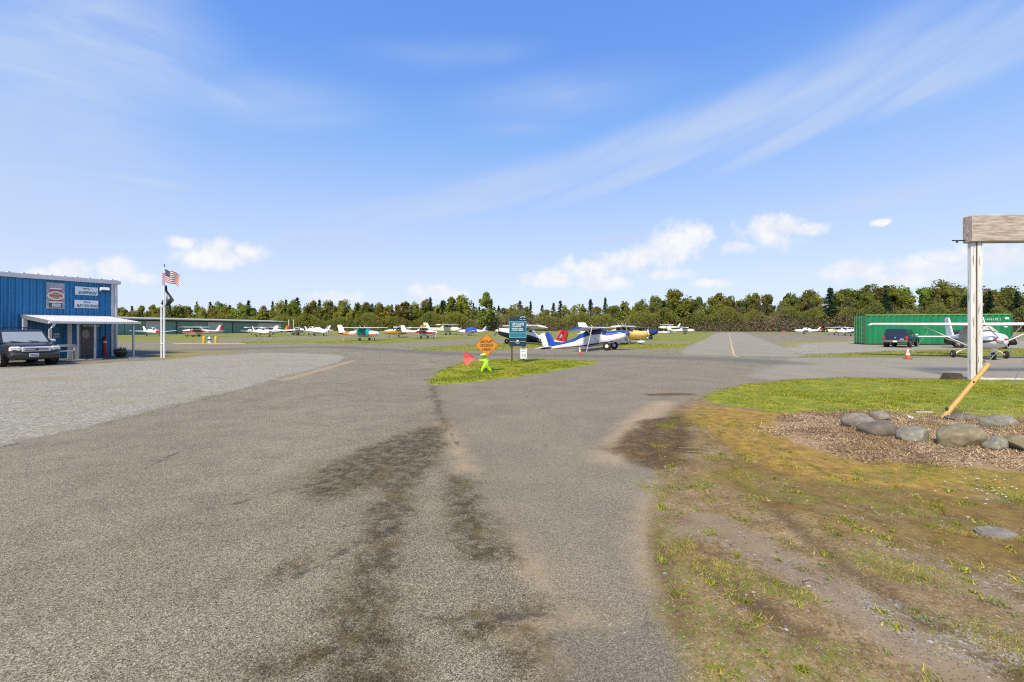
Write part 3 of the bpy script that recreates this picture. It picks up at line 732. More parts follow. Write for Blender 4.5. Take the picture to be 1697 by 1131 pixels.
airplane('white low wing airplane, only its tall pale tail rising behind the white covered one', 515, 555.2, 180, dict(kind='low', s=1.15, mid=WHITE, fin=GREY), s=1.15)
airplane('white and orange high wing airplane with a teal canvas cover over its cabin', 607, 564.8, -22, dict(top=WHITE, mid=ORANGE, low=CREAM, cover=TEAL, coverx=(-1.6, .95), hst=ORANGE, tailcol=ORANGE, propang=20, wheelr=.24, text='N5138', textmat=WHITE, textpos=(-2.7, 1.06), textsize=.36), s=.93)
airplane('mustard yellow high wing airplane with a yellow fin, just right of the teal covered one', 657, 559.2, 190, dict(top=WHITE, mid=MUSTARD, low=MUSTARD, fin=MUSTARD, rud=MUSTARD, hst=MUSTARD, nwin=2))
airplane('white high wing airplane with a red striped fuselage and white fin, nose to the right', 706, 561.2, -22, dict(top=WHITE, mid=MAROON, low=CREAM, propang=70, wheelr=.24, midr=(-12, 22), text='N6144', textmat=WHITE, textpos=(-2.6, 1.14), textsize=.34), s=.93)
airplane('large cream high wing airplane with a tall fin, left of the blue covered one', 745, 555.0, -14, dict(top=CREAM, mid=CREAM, low=CREAM, wingm=CREAM, fin=CREAM, rud=CREAM, spin=CREAM), s=1.35)
airplane('white low wing airplane with a blue canvas over its cabin and blue striped tail', 777, 556.6, 196, dict(kind='low', cover=BLUEFAB, coverx=(-1.9, 1.0), mid=WHITE, rud=BLUE, low=WHITE))
airplane('white over navy tail wheel airplane numbered N157C behind the notice board', 846, 571.0, 199, dict(tail=True, top=WHITE, mid=NAVY, low=NAVY, fin=RED, rud=RED, text='N157C', textmat=WHITE, textpos=(-2.45, 1.02), textsize=.4, wheelr=.28, ftext='10F', leg=ORANGE, midr=(-22, -5)), s=1.12)
airplane('royal blue and white tail wheel airplane beside the orange cone, white rudder', 1012, 580.2, -27, dict(tail=True, top=BLUE, mid=WHITE, low=WHITE, stripe=(-36, -22, BLUE), midr=(-12, 22), cowl=None, fin=BLUE, rud=WHITE, dorsal=BLUE, tip=BLUE, wheelr=.36, nwin=2, spin=BLUE, prop=True, propang=90, wheelhub=WHITE))
airplane('yellow over cream high wing airplane with wheel fairings, behind the royal blue one', 1040, 570.8, -24, dict(top=paint('pale_yellow_paint', (.62, .44, .12), .4, .1), mid=MUSTARD, low=CREAM, pants=WHITE, spin=YELLOW, propang=95, wingm=WHITE, midr=(-30, 12)))
airplane('high wing tail wheel airplane with dark wings and blue canvas round its nose', 1076, 563.0, -30, dict(tail=True, top=WHITE, mid=WHITE, low=GREY, wingm=BROWN, clothnose=paint('dark_blue_canvas', (.01, .032, .15), .85, .25, bump=.5), prop=False, wheelr=.3))
airplane('white seaplane standing on floats, farthest back before the trees', 1103, 552.8, 182, dict(floats=True, mid=WHITE, rud=NAVY, low=WHITE))
airplane('white high wing airplane with a red belly, right end of the row before the trees', 1137, 553.7, -15, dict(top=WHITE, mid=WHITE, low=MAROON, wingm=WHITE, spin=WHITE))
airplane('white low wing airplane alone right of the taxiway, facing left', 1332, 553.9, 150, dict(kind='low', mid=WHITE, rud=MAROON, spin=GREY))
airplane('white high wing airplane with yellow and green trim left of the green container', 1384, 555.4, 168, dict(top=WHITE, mid=YELLOW, low=WHITE, cowl=paint('green_paint', (.02, .16, .06), .4), midr=(-12, 12)))
airplane('white low wing airplane nearest the left end of the green container', 1404, 556.6, 165, dict(kind='low', mid=WHITE, low=GREY))
cz = G(1617, 594.2)
main = airplane('white high wing airplane with a grey cabin cover and red intakes behind the post', 1627, 594.2, -117.5, dict(top=WHITE, mid=NAVY, low=WHITE, cover=FABRIC, coverx=(-2.0, .9), midr=(-4, 12), propang=125, wheelr=.23, intake=RED, rud=WHITE, tip=WHITE), group='light aircraft parked across the airfield', s=1.03)
# ------------------------------------------------------------------ blue metal building, its porch and what hangs there
BC = Vector((-27.2, 31.1, 0)); BU = Vector((.447, .894, 0)); BN = Vector((.894, -.447, 0))
RB = math.atan2(BU.y, BU.x)                 # local +x runs along the wall, local -y points out to the lot
def wall_s(px, d=0.0):
    """place along the wall (metres from its corner) seen in picture column px, d metres out"""
    k = (px - CX) / F; a = BC + BN * d
    return (k * a.y - a.x) / (BU.x - k * BU.y)
def wall_z(px, py, d=0.0):
    s = wall_s(px, d); Y = (BC + BN * d + BU * s).y
    return H + (CY - py) / F * Y
def WP(s, d, z=0): return BC + BU * s + BN * d + Vector((0, 0, z))
SHEET = paint('blue_sheet_metal', (.028, .215, .42), .45, .1, scale=1.2, dirt=.25, dirtc=(.04, .12, .26), stretch=(1, 1, .25))
TRIM = paint('white_trim', (.70, .68, .66), .5, .08, dirt=.35, dirtc=(.36, .27, .2))
ROOFM = paint('white_roof_metal', (.66, .68, .72), .45, .08, dirt=.3, dirtc=(.4, .38, .34))
bld = thing('metal_building', 'blue ribbed metal workshop building with a white eave trim', 'building', tuple(BC), RB)
WL = 16.0; WH = 4.95; WD = 12.0
mb = MB(); mb.box((-WL / 2, WD / 2, WH / 2), (WL, WD, WH))
k = 0; x = -.12
while x > -WL:
    mb.prism([(x - .06, 0), (x - .025, -.075), (x + .025, -.075), (x + .06, 0)], .02, WH - .02, plane='xy')
    for q in (.1, .2): mb.prism([(x - q - .015, 0), (x - q - .008, -.012), (x - q + .008, -.012), (x - q + .015, 0)], .02, WH - .02, plane='xy')
    x -= .305
mb.obj('wall', SHEET, bld)
mb = MB(); mb.box((-.02, -.05, WH / 2), (.34, .12, WH)); mb.box((.055, .14, WH / 2), (.12, .3, WH)); mb.obj('corner_trim', TRIM, bld)
mb = MB(); mb.box((-WL / 2 + .15, -.14, WH + .06), (WL + .3, .26, .24), bev=.03); mb.obj('eave_gutter', TRIM, bld)
mb = MB(); mb.prism([(-.3, WH + .2), (WD / 2, WH + .75), (WD + .3, WH + .2), (WD + .3, WH + .1), (-.3, WH + .1)], -WL, .12, plane='yz')
x = -.2
while x > -WL:
    mb.box((x, -.2, WH + .225), (.1, .24, .05)); x -= .61
mb.obj('roof', ROOFM, bld)
mb = MB(); mb.tube([(.02, -.2, WH - .1), (.02, -.2, .25), (.05, -.35, .08)], .06, 8); mb.obj('downpipe', TRIM, bld)
sd0, sd1 = wall_s(131.5), wall_s(156)
DOORM = paint('brown_door', (.13, .10, .08), .5, .15)
dr = MB().box(((sd0 + sd1) / 2, -.05, 1.07), (sd1 - sd0, .1, 2.05)).obj('door', DOORM, bld)
mb = MB()
for xx in (sd0 - .05, sd1 + .05): mb.box((xx, -.07, 1.3), (.1, .14, 2.6))
mb.box(((sd0 + sd1) / 2, -.07, 2.15), (sd1 - sd0, .14, .09)); mb.obj('door_frame', GREY, bld)
MB().box(((sd0 + sd1) / 2, -.045, 2.4), (sd1 - sd0, .09, .4)).obj('transom', paint('dark_transom', (.035, .022, .015), .3), bld)
mb = MB(); mb.sphere((sd0 + .12, -.14, 1.05), .05); mb.obj('door_handle', STEEL, dr)
mb = MB(); mb.prism([(.19 * math.cos(q * R(20)), .3 * math.sin(q * R(20))) for q in range(18)], 0, .012, M=Matrix.Translation(((sd0 + sd1) / 2 - .1, -.115, 1.5))); mb.obj('notice', paint('pale_notice', (.38, .33, .28), .6, .3, scale=14), dr)
mb = MB(); mb.box((sd0 + .55, -.15, 2.06), (.9, .03, .16)); mb.obj('door_plate', paint('plate_grey', (.42, .42, .38), .6, .25, scale=12), bld)

def on_wall(name, label, cat, px, py, d=.03):
    s = wall_s(px, d); p = WP(s, d, wall_z(px, py, d))
    return thing(name, label, cat, tuple(p), RB)
def wsize(px0, px1, py0, py1):
    s0, s1 = wall_s(px0), wall_s(px1); m = (px0 + px1) / 2
    return s1 - s0, wall_z(m, py0) - wall_z(m, py1)
GREEN_INK = paint('dark_green_ink', (.01, .055, .02), .6)
def squiggle(w, h, n, mat, parent, x=0, z=0, y=-.035, name='script'):
    rr = random.Random(n); mb = MB(); pts = []
    for i in range(n * 6): pts.append((x - w / 2 + w * i / (n * 6 - 1), y, z + h * .5 * math.sin(i * 1.55) * rr.uniform(.4, 1) * (1.4 if i < 5 else 1)))
    mb.tube(pts, h * .09, 5); return mb.obj(name, mat, parent)
for txt, x0, x1, y0, y1, tx in (('SHIPPING', 124.5, 162.5, 476, 489.5, 'upper white wall board reading SHIPPING in green italics'), ('RECEIVING', 124, 163, 498, 511, 'lower white wall board reading RECEIVING in green italics')):
    wd, hh = wsize(x0, x1, y0, y1); r = on_wall('wall_sign', tx, 'sign', (x0 + x1) / 2, (y0 + y1) / 2, .12)
    MB().box((0, 0, 0), (wd, .04, hh), bev=.008).obj('board', WHITE, r)
    text_mb(txt, hh * .5, .004, w=.86 if txt == 'RECEIVING' else .82, shear=.3, bold=.012, M=Matrix.Translation((0.02, -.026, -hh * .24))).obj('lettering', GREEN_INK, r)
    squiggle(wd * .3, hh * .22, 7, paint('pale_green_ink', (.16, .30, .16), .6), r, z=hh * .26, y=-.028)
wd, hh = wsize(77, 107.5, 469, 512); r = on_wall('wall_sign', 'weathered grey poster board with a red and cream oval emblem', 'sign', 92, 490.5, .12)
MB().box((0, 0, 0), (wd, .05, hh), bev=.01).obj('board', paint('weathered_grey', (.36, .37, .36), .7, .25, scale=4, dirt=.4), r)
RSIGN = paint('faded_red_ink', (.48, .07, .05), .6, .2, scale=5); CREAMS = paint('faded_cream_ink', (.66, .56, .33), .6, .15, scale=5)
MB().box((0, -.03, hh * .02), (wd * .66, .02, hh * .56)).obj('red_panel', RSIGN, r)
MB().box((0, -.042, hh * .27), (wd * .66, .012, hh * .05)).obj('white_bar', WHITE, r)
ov = lambda a, b, y0, y1: MB().prism([(a * math.cos(q * R(10)), b * math.sin(q * R(10))) for q in range(36)], y0, y1)
ov(wd * .46, hh * .17, -.052, -.03).obj('oval_rim', WHITE, r); ov(wd * .42, hh * .145, -.06, -.04).obj('oval_emblem', CREAMS, r)
squiggle(wd * .66, hh * .15, 4, RSIGN, r, y=-.066, name='script'); squiggle(wd * .3, hh * .06, 5, paint('pale_green_ink', (0, 0, 0)), r, z=hh * .09, y=-.066)
squiggle(wd * .28, hh * .05, 6, paint('pale_green_ink', (0, 0, 0)), r, z=-hh * .09, y=-.066)
MB().box((0, -.045, -hh * .245), (wd * .7, .014, hh * .05)).obj('white_bar', WHITE, r)
MB().box((0, -.035, -hh * .36), (wd * .72, .03, hh * .17), bev=.01).obj('dark_label', BROWN, r)
MB().box((wd * .03, -.055, -hh * .36), (wd * .46, .014, hh * .11)).obj('label_card', WHITE, r)
squiggle(wd * .4, hh * .03, 8, BROWN, r, x=wd * .03, z=-hh * .345, y=-.065); squiggle(wd * .4, hh * .03, 9, BROWN, r, x=wd * .03, z=-hh * .38, y=-.065)
wd, hh = wsize(88.5, 99, 552.5, 560); r = on_wall('wall_sign', 'small grey CLOSED notice on the blue wall under the porch', 'sign', 93.7, 556, .11)
MB().box((0, 0, 0), (wd, .02, hh)).obj('board', paint('notice_grey', (.5, .5, .5), .6), r)
text_mb('CLOSED', hh * .36, .003, w=.75, M=Matrix.Translation((0, -.014, -hh * .12))).obj('lettering', BLACK, r)
r = on_wall('flood_light', 'white wall mounted floodlight near the top corner of the blue building', 'lamp', 173, 480, .25)
mb = MB(); mb.tube([(0, .25, .28), (0, .05, .25), (0, 0, .12)], .03, 6); mb.obj('bracket', GREY, r)
mb = MB(); mb.box((0, -.02, 0), (.5, .26, .22), M=Matrix.Rotation(R(-25), 3, 'X'), bev=.03); mb.obj('housing', WHITE, r)
mb = MB(); mb.box((0, -.13, -.09), (.42, .03, .14), M=Matrix.Rotation(R(-25), 3, 'X')); mb.obj('lens', GLASS, r)
r = thing('fire_extinguisher', 'tall red pipe stand with a white band by the blue wall corner', 'pipe', tuple(WP(wall_s(174, .15), .15)), RB)
r.name = 'red_standpipe'
mb = MB(); mb.tube([(0, 0, 0), (0, 0, 1.15)], .09, 10); mb.obj('pipe', RED, r)
mb = MB(); mb.lathe([(.12, 1.12), (.12, 1.2), (.06, 1.25), (.05, 1.36), (.001, 1.36)], n=12); mb.obj('cap', MAROON, r)
mb = MB(); mb.lathe([(.093, .9), (.093, 1.02)], n=12); mb.obj('band', WHITE, r)

# porch
pr = thing('porch_canopy', 'sloping white metal porch roof on thin posts against the blue building', 'canopy', tuple(BC), RB)
pd = 3.95; ps0 = wall_s(82, pd); ps1 = wall_s(231, pd)
pf0 = wall_z(150, 533, pd); pw0 = wall_z(160, 524.5, 0)
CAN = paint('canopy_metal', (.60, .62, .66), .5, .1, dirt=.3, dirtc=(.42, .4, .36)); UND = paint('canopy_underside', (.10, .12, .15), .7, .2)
mb = MB()
n = 40
for i in range(n):
    a = ps0 + (ps1 - ps0) * i / n; b = ps0 + (ps1 - ps0) * (i + 1) / n; m_ = a + (b - a) * .2
    for q, (u0, u1, up) in enumerate(((a, m_, .03), (m_, b, 0))):
        mb.add([(u0, -.06, pw0 + up), (u1, -.06, pw0 + up), (u1, -pd, pf0 + up), (u0, -pd, pf0 + up)], [(3, 2, 1, 0)])
        if q == 0:
            mb.add([(u0, -.06, pw0), (u0, -pd, pf0), (u0, -pd, pf0 + up), (u0, -.06, pw0 + up)], [(0, 1, 2, 3)]); mb.add([(u1, -.06, pw0), (u1, -pd, pf0), (u1, -pd, pf0 + up), (u1, -.06, pw0 + up)], [(3, 2, 1, 0)])
mb.obj('roof_sheet', CAN, pr)
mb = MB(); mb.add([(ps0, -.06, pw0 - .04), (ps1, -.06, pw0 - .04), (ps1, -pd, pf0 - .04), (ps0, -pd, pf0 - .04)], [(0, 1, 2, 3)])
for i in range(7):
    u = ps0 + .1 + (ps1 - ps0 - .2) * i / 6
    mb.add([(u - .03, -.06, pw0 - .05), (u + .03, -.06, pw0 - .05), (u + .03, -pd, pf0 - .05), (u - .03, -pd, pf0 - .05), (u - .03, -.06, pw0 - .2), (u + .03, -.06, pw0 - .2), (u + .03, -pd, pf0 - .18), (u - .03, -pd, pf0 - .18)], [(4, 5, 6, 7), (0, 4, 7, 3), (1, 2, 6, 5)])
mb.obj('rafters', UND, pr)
mb = MB(); mb.box(((ps0 + ps1) / 2, -pd - .05, pf0 - .07), (ps1 - ps0 + .1, .12, .15), bev=.02); mb.obj('gutter', TRIM, pr)
mb = MB(); mb.add([(ps0 - .01, -.06, pw0 + .04), (ps0 - .01, -pd, pf0 + .04), (ps0 - .01, -pd, pf0 - .18), (ps0 - .01, -.06, pw0 - .2)], [(0, 1, 2, 3)]); mb.obj('end_fascia', paint('fascia_grey', (.16, .18, .2), .6), pr)
for px in (128.5, 157, 221):
    u = wall_s(px, pd - .2)
    mb = MB(); mb.box((u, -pd + .2, pf0 / 2), (.09, .09, pf0)); o = mb.obj('post', STEEL, pr)
    mb = MB(); mb.box((u, -pd + .2, .03), (.6, .4, .06), bev=.02); mb.obj('footing', paint('pale_concrete', (.45, .42, .37), .9, .2), o)
u = wall_s(84, pd); mb = MB(); mb.tube([(u + .15, -pd - .05, pf0 - .1), (u + .12, -pd + .1, pf0 - .3), (u + .05, -pd + .2, pf0 - .45), (u + .05, -pd + .2, .05)], .075, 8); mb.obj('downpipe', WHITE, pr)
for px in (115, 41):
    u = wall_s(px, .35); mb = MB(); mb.box((u, -.35, pw0 / 2 - .1), (.18, .18, pw0 - .24)); mb.obj('post', TRIM, pr)
mb = MB()
b0, b1 = wall_s(93, 2.2), wall_s(128, 2.2)
be = thing('bench', 'long pale rail bench under the porch beside the dark car', 'bench', tuple(WP(0, 2.2)), RB)
MB().box(((b0 + b1) / 2, 0, .52), (b1 - b0, .35, .06)).obj('seat', TRIM, be)
MB().box(((b0 + b1) / 2, .22, .85), (b1 - b0, .05, .12)).obj('backrest', TRIM, be)
for q in (b0 + .1, b1 - .1): MB().box((q, .1, .42), (.07, .3, .84)).obj('leg', TRIM, be)
# planter by the corner
pp = G(200, 591.5); r = thing('planter_bowl', 'round dark olive planter bowl with dry plants at the building corner', 'planter', tuple(pp))
mb = MB(); mb.lathe([(.001, 0), (.2, 0), (.3, .12), (.37, .3), (.36, .45), (.32, .5), (.30, .5), (.33, .44), (.3, .38), (.001, .38)], n=24); mb.obj('bowl', paint('olive_ceramic', (.055, .05, .022), .3, .2), r)
V_ = []; Q_ = []
mb = MB()
for i in range(60):
    a = random.uniform(0, 6.28); rr = random.uniform(.02, .26); h = random.uniform(.12, .3); o = random.uniform(.0, .18)
    mb.add([(rr * math.cos(a) - .02, rr * math.sin(a), .38), (rr * math.cos(a) + .02, rr * math.sin(a), .38), ((rr + o) * math.cos(a), (rr + o) * math.sin(a), .42 + h)], [(0, 1, 2)])
mb.obj('foliage', paint('dry_plant', (.16, .13, .05), .8, .3), r)

# ------------------------------------------------------------------ vehicles
def car(name, label, cat, loc, rz, C):
    """x forward, y left; body loft + greenhouse + separate parts"""
    r = thing(name, label, cat, loc, rz)
    L, W = C['L'], C['W']; hx = L / 2; paintm = C['paint']; trim = C.get('trim', BLACK)
    B = Loft(C['body'], 5.5)
    angs = [-90, -60, -45, -30, -15, 0, 15, 30, 45, 60, 75, 90, 105, 120, 135, 150, 165, 180, 195, 210, 225, 240]
    xs = sorted(set(B.xs) | {x for x in np.linspace(B.xs[0], B.xs[-1], 18)})
    mb = MB(); B.patch(mb, xs, angs, close=True, pf=lambda x, a: 1 if (a < -25 or a > 205) else 0)
    for x in (xs[0], xs[-1]): mb.add([B.pt(x, a) for a in angs], [tuple(range(len(angs)))], 0)
    body = mb.obj('body', [paintm, trim], r)
    # greenhouse: bottom and top outline
    b0, b1, t0, t1, zb, zt, wb, wt = C['green']
    corners = lambda x0, x1, w, z: [Vector((x0, -w, z)), Vector((x1, -w, z)), Vector((x1, w, z)), Vector((x0, w, z))]
    lo, up = corners(b0, b1, wb, zb), corners(t0, t1, wt, zt)
    mb = MB(); mb.add(lo + up, [(0, 1, 5, 4), (1, 2, 6, 5), (2, 3, 7, 6), (3, 0, 4, 7)])
    mb.obj('cabin', paintm, r)
    mb = MB(); c0 = corners(t0 + .0, t1, wt, zt); c1 = corners(t0 + .1, t1 - .15, wt - .1, zt + .06)
    mb.add(c0 + c1, [(4, 5, 6, 7), (0, 1, 5, 4), (1, 2, 6, 5), (2, 3, 7, 6), (3, 0, 4, 7)]); mb.obj('roof', paintm, r)
    def pane(a, b, c, d, u0, u1, v0, v1, nm='window', mat=GLASS):
        f = lambda u, v: (a.lerp(b, u)).lerp(d.lerp(c, u), v)
        nn = (b - a).cross(d - a).normalized() * .012
        mb = MB(); mb.add([f(u0, v0) + nn, f(u1, v0) + nn, f(u1, v1) + nn, f(u0, v1) + nn], [(0, 1, 2, 3)]); return mb.obj(nm, mat, r)
    pane(lo[1], lo[2], up[2], up[1], .06, .94, .06, .9, 'windscreen', C.get('screen', GLASS))
    pane(lo[3], lo[0], up[0], up[3], .08, .92, .15, .88, 'rear_window')
    for a, b, c, d in ((lo[0], lo[1], up[1], up[0]), (lo[2], lo[3], up[3], up[2])):
        for u0, u1 in ((.05, .30), (.34, .62), (.66, .92)): pane(a, b, c, d, u0, u1, .12, .88, 'side_window')
    for x in C['axles']:
        for sg in (-1, 1):
            y = sg * (W / 2 - .1)
            mb = MB(); mb.lathe([(C['wr'] + .07, -.2), (C['wr'] + .07, .0), (.001, .0)], (x, y - sg * .0, C['wr'] + .02), 20, axis='y'); mb.obj('wheel_arch', BLACK, body)
            mb = MB(); wr = C['wr']
            mb.lathe([(wr * .6, -.12), (wr * .9, -.125), (wr, -.08), (wr, .08), (wr * .9, .125), (wr * .6, .12)], n=24, axis='y')
            wl = mb.obj('wheel', RUBBER, r, (x, y + sg * .03, wr))
            mb = MB()
            mb.lathe([(wr * .6, -.1), (wr * .52, -.06), (wr * .52, .06), (wr * .6, .1)], n=20, axis='y')
            for q in range(5):
                a = q * 2 * math.pi / 5; dx, dz = math.cos(a), math.sin(a)
                mb.tube([(0, sg * .1, 0), (dx * wr * .56, sg * .08, dz * wr * .56)], wr * .11, 6)
            mb.lathe([(.001, sg * .12), (wr * .16, sg * .12), (wr * .18, sg * .05)], n=12, axis='y')
            mb.obj('rim', paint('alloy_rim', (.45, .40, .36), .35, .1, metal=.7), wl)
    for sg in (-1, 1):
        mb = MB(); mb.box((t1 + .42, sg * (W / 2 + .08), zb + .1), (.12, .24, .17), bev=.04); mb.obj('mirror', C.get('mirror', paintm), r)
    return r, body
def slab(parent, name, c, d, mat, bev=.02, rz=0):
    mb = MB(); mb.box(c, d, bev=bev, M=Matrix.Rotation(R(rz), 3, 'Z')); return mb.obj(name, mat, parent)
CARG = paint('dark_grey_car_paint', (.024, .025, .026), .22, .06, spec=.7); SILV = paint('silver_trim', (.74, .74, .74), .28, .05, metal=.15)
GREYT = paint('grey_cladding', (.075, .075, .072), .5, .08)
SKYG = paint('windscreen_glass', (.30, .34, .34), .05, .05, spec=1.0)
LAMP = paint('headlamp_glass', (.78, .76, .70), .12, .1); AMBER = paint('amber_lens', (.55, .16, .03), .2)
wl, wr_ = G(13, 608), G(82, 605.5)
fw = Vector((math.cos(R(-28)), math.sin(R(-28)), 0))
cc = wl + Vector((-.22, 0, 0)) + Vector((-fw.y, fw.x, 0)) * .9 - fw * 1.38
suv, body = car('parked_car', 'dark grey sport utility car with a roof rack parked by the blue building', 'car', (cc.x, cc.y, 0), math.atan2(fw.y, fw.x), dict(L=4.75, W=1.97, paint=CARG, trim=GREYT, wr=.37, axles=(1.38, -1.33),
    body=[(2.36, .74, .42, .80), (2.28, .88, .36, .98), (2.1, .93, .34, 1.06), (1.6, .97, .32, 1.13), (.85, .98, .30, 1.18), (-.5, .98, .30, 1.18), (-2.0, .97, .32, 1.16), (-2.3, .92, .36, 1.10), (-2.38, .80, .42, .9)],
    green=(-2.25, 1.05, -2.1, .35, 1.14, 1.76, .94, .82), screen=SKYG, mirror=SILV))
slab(suv, 'grille', (2.33, 0, .85), (.12, 1.06, .25), SILV, .03)
for zz in (.80, .88): slab(suv, 'grille_bar', (2.38, 0, zz), (.05, .86, .035), BLACK, .005)
mb = MB(); mb.lathe([(.001, 2.43), (.06, 2.42), (.06, 2.38)], (0, 0, .845), 6, axis='x'); mb.obj('badge', BLACK, suv)
for sg in (-1, 1):
    hl = slab(suv, 'headlight', (2.24, sg * .72, .87), (.18, .40, .25), LAMP, .05, -sg * -16)
    slab(hl, 'turn_signal', (2.13, sg * .86, .85), (.16, .1, .18), AMBER, .03, sg * 30)
    slab(suv, 'fog_lamp', (2.28, sg * .66, .46), (.1, .2, .08), LAMP, .02)
slab(suv, 'bumper', (2.26, 0, .60), (.26, 1.78, .22), GREYT, .07); slab(suv, 'lower_intake', (2.33, 0, .7), (.1, 1.0, .08), BLACK, .01); slab(suv, 'skirt', (2.2, 0, .42), (.24, 1.6, .18), BLACK, .04)
pl = slab(suv, 'licence_plate', (2.41, -.1, .56), (.02, .34, .16), WHITE, .004)
for k in range(6): slab(pl, 'plate_mark', (2.424, -.1 - .12 + k * .048, .555), (.006, .03, .07), NAVY, 0)
mb = MB()
for sg in (-1, 1): mb.tube([(-1.6, sg * .6, 1.9), (.0, sg * .6, 1.9)], .022, 6); [mb.tube([(q, sg * .6, 1.8), (q, sg * .6, 1.9)], .02, 6) for q in (-1.55, -.05)]
for q in (-1.3, -.3): mb.tube([(q, -.6, 1.92), (q, .6, 1.92)], .022, 6)
mb.obj('roof_rack', BLACK, suv)
mb = MB()
for sg in (-1, 1): mb.tube([(1.08, sg * .35 + .2, 1.17), (.98, sg * .35 - .25, 1.25)], .014, 5)
mb.obj('wipers', BLACK, suv)

PKB = paint('midnight_blue_paint', (.012, .02, .045), .3, .1, spec=.6)
pk = G(1484, 576.2); th = R(90 - 50)
pku, body = car('pickup_truck', 'dark blue pickup truck with a canopy seen from behind by the green container', 'truck', (pk.x + 2.5 * math.cos(th), pk.y + 2.5 * math.sin(th), 0), th, dict(L=5.2, W=1.95, paint=PKB, trim=BLACK, wr=.39, axles=(1.75, -1.65), mirror=SILV,
    body=[(2.6, .78, .5, .95), (2.45, .93, .45, 1.08), (1.2, .97, .42, 1.14), (.8, .97, .42, 1.16), (-2.4, .97, .44, 1.14), (-2.58, .94, .48, 1.1), (-2.62, .88, .5, 1.0)],
    green=(-2.5, 1.2, -2.3, .55, 1.12, 1.76, .92, .78)))
for sg in (-1, 1): slab(pku, 'tail_light', (-2.6, sg * .85, .94), (.08, .16, .36), RED, .02)
slab(pku, 'bumper', (-2.66, 0, .6), (.2, 1.95, .24), paint('dull_bumper', (.13, .12, .11), .5), .05)
pl = slab(pku, 'licence_plate', (-2.78, 0, .6), (.02, .32, .15), WHITE, .004)
slab(pku, 'tailgate_badge', (-2.64, 0, .95), (.03, .12, .06), SILV, .01); slab(pku, 'tailgate_badge', (-2.64, -.5, .82), (.03, .3, .07), SILV, .01)
s2 = G(1622, 577.0); h2 = R(-42)
s2o, body = car('parked_car', 'black car parked in front of the container, half hidden by the grey covered airplane', 'car', (s2.x, s2.y, 0), h2, dict(L=4.8, W=1.9, paint=paint('black_car_paint', (.012, .012, .014), .2, .05, spec=.7), wr=.36, axles=(1.45, -1.4), mirror=SILV,
    body=[(2.4, .7, .4, .75), (2.3, .88, .34, .9), (1.5, .95, .3, 1.02), (.8, .95, .28, 1.06), (-2.0, .95, .3, 1.06), (-2.35, .88, .36, 1.0), (-2.42, .7, .42, .85)],
    green=(-2.2, 1.1, -1.8, .2, 1.02, 1.62, .9, .72)))
for sg in (-1, 1): slab(s2o, 'headlight', (2.28, sg * .66, .78), (.14, .34, .16), LAMP, .04)

# ------------------------------------------------------------------ shipping container
GRN = paint('green_container_paint', (.006, .19, .07), .5, .12, scale=1.5, dirt=.35, dirtc=(.02, .10, .04), stretch=(1, 1, .3)); GRN2 = paint('rusty_green_edge', (.03, .10, .035), .6, .3, dirt=.9, dirtc=(.12, .05, .02)); GRN3 = paint('bright_green_rail', (.12, .32, .10), .5, .2)
YC = 52.0; zc0 = .08; ca = AT(1432, 544 + (H - zc0) * F / YC, YC); cl, ch, cw = 13.7, 3.36, 2.44
con = thing('shipping_container', 'long green corrugated shipping container with a faded number', 'container', (ca.x, ca.y, zc0), R(-14.5))
mb = MB(); n = 96; vs = []
for i in range(n + 1):
    x = .12 + (cl - .24) * i / n; ph = i % 4; y = .0 if ph in (0, 1) else .075
    vs += [(x, y + .03, .14), (x, y + .03, ch - .12)]
mb.add(vs, [(2 * i, 2 * i + 2, 2 * i + 3, 2 * i + 1) for i in range(n)]); mb.add([(.12, cw - .04, .14), (cl - .12, cw - .04, .14), (cl - .12, cw - .04, ch - .12), (.12, cw - .04, ch - .12)], [(3, 2, 1, 0)])
mb.add([(cl - .05, .1, .14), (cl - .05, cw - .1, .14), (cl - .05, cw - .1, ch - .1), (cl - .05, .1, ch - .1)], [(0, 1, 2, 3)])
mb.obj('side_panel', GRN, con)
mb = MB(); mb.box((cl / 2, cw / 2, ch - .03), (cl - .1, cw - .1, .06)); mb.obj('roof', GRN, con)
mb = MB()
for y in (.06, cw - .06): mb.box((cl / 2, y, ch - .06), (cl - .32, .12, .12))
mb.obj('top_rail', GRN3, con)
mb = MB()
for y in (.06, cw - .06): mb.box((cl / 2, y, .07), (cl - .32, .12, .14))
mb.obj('bottom_rail', GRN2, con)
for x in (.08, cl - .08):
    for y in (.08, cw - .08): MB().box((x, y, ch / 2), (.16, .16, ch), bev=.015).obj('corner_post', GRN2, con)
DG = paint('door_green', (.03, .25, .12), .5, .15, dirt=.4, dirtc=(.02, .1, .05))
for y in (.66, 1.78):
    d = MB().box((.0, y, ch / 2), (.06, 1.04, ch - .24), bev=.01)
    for zz in (.6, 1.2, 1.8, 2.4, 2.9): d.box((-.045, y, zz), (.03, .9, .12))
    dd = d.obj('door', DG, con)
    for q in (-.25, .25):
        mb = MB(); mb.tube([(-.09, y + q, .1), (-.09, y + q, ch - .1)], .025, 6); mb.obj('locking_bar', GRN3, dd)
text_mb('EISU 496178 2', .34, .004, M=Matrix.Translation((cl - 2.05, -.012, ch - .62)) @ Matrix.Scale(1, 4)).obj('lettering', paint('faded_white_ink', (.55, .62, .55), .7), con)
text_mb('45G1', .3, .004, M=Matrix.Translation((cl - 1.7, -.012, ch - 1.08))).obj('lettering', paint('faded_white_ink', (0, 0, 0)), con)
MB().box((cl - .55, -.005, ch - .5), (.34, .02, .2)).obj('placard', WHITE, con)
MB().box((cl - .65, -.005, ch - 1.4), (.3, .02, .12)).obj('placard', WHITE, con)
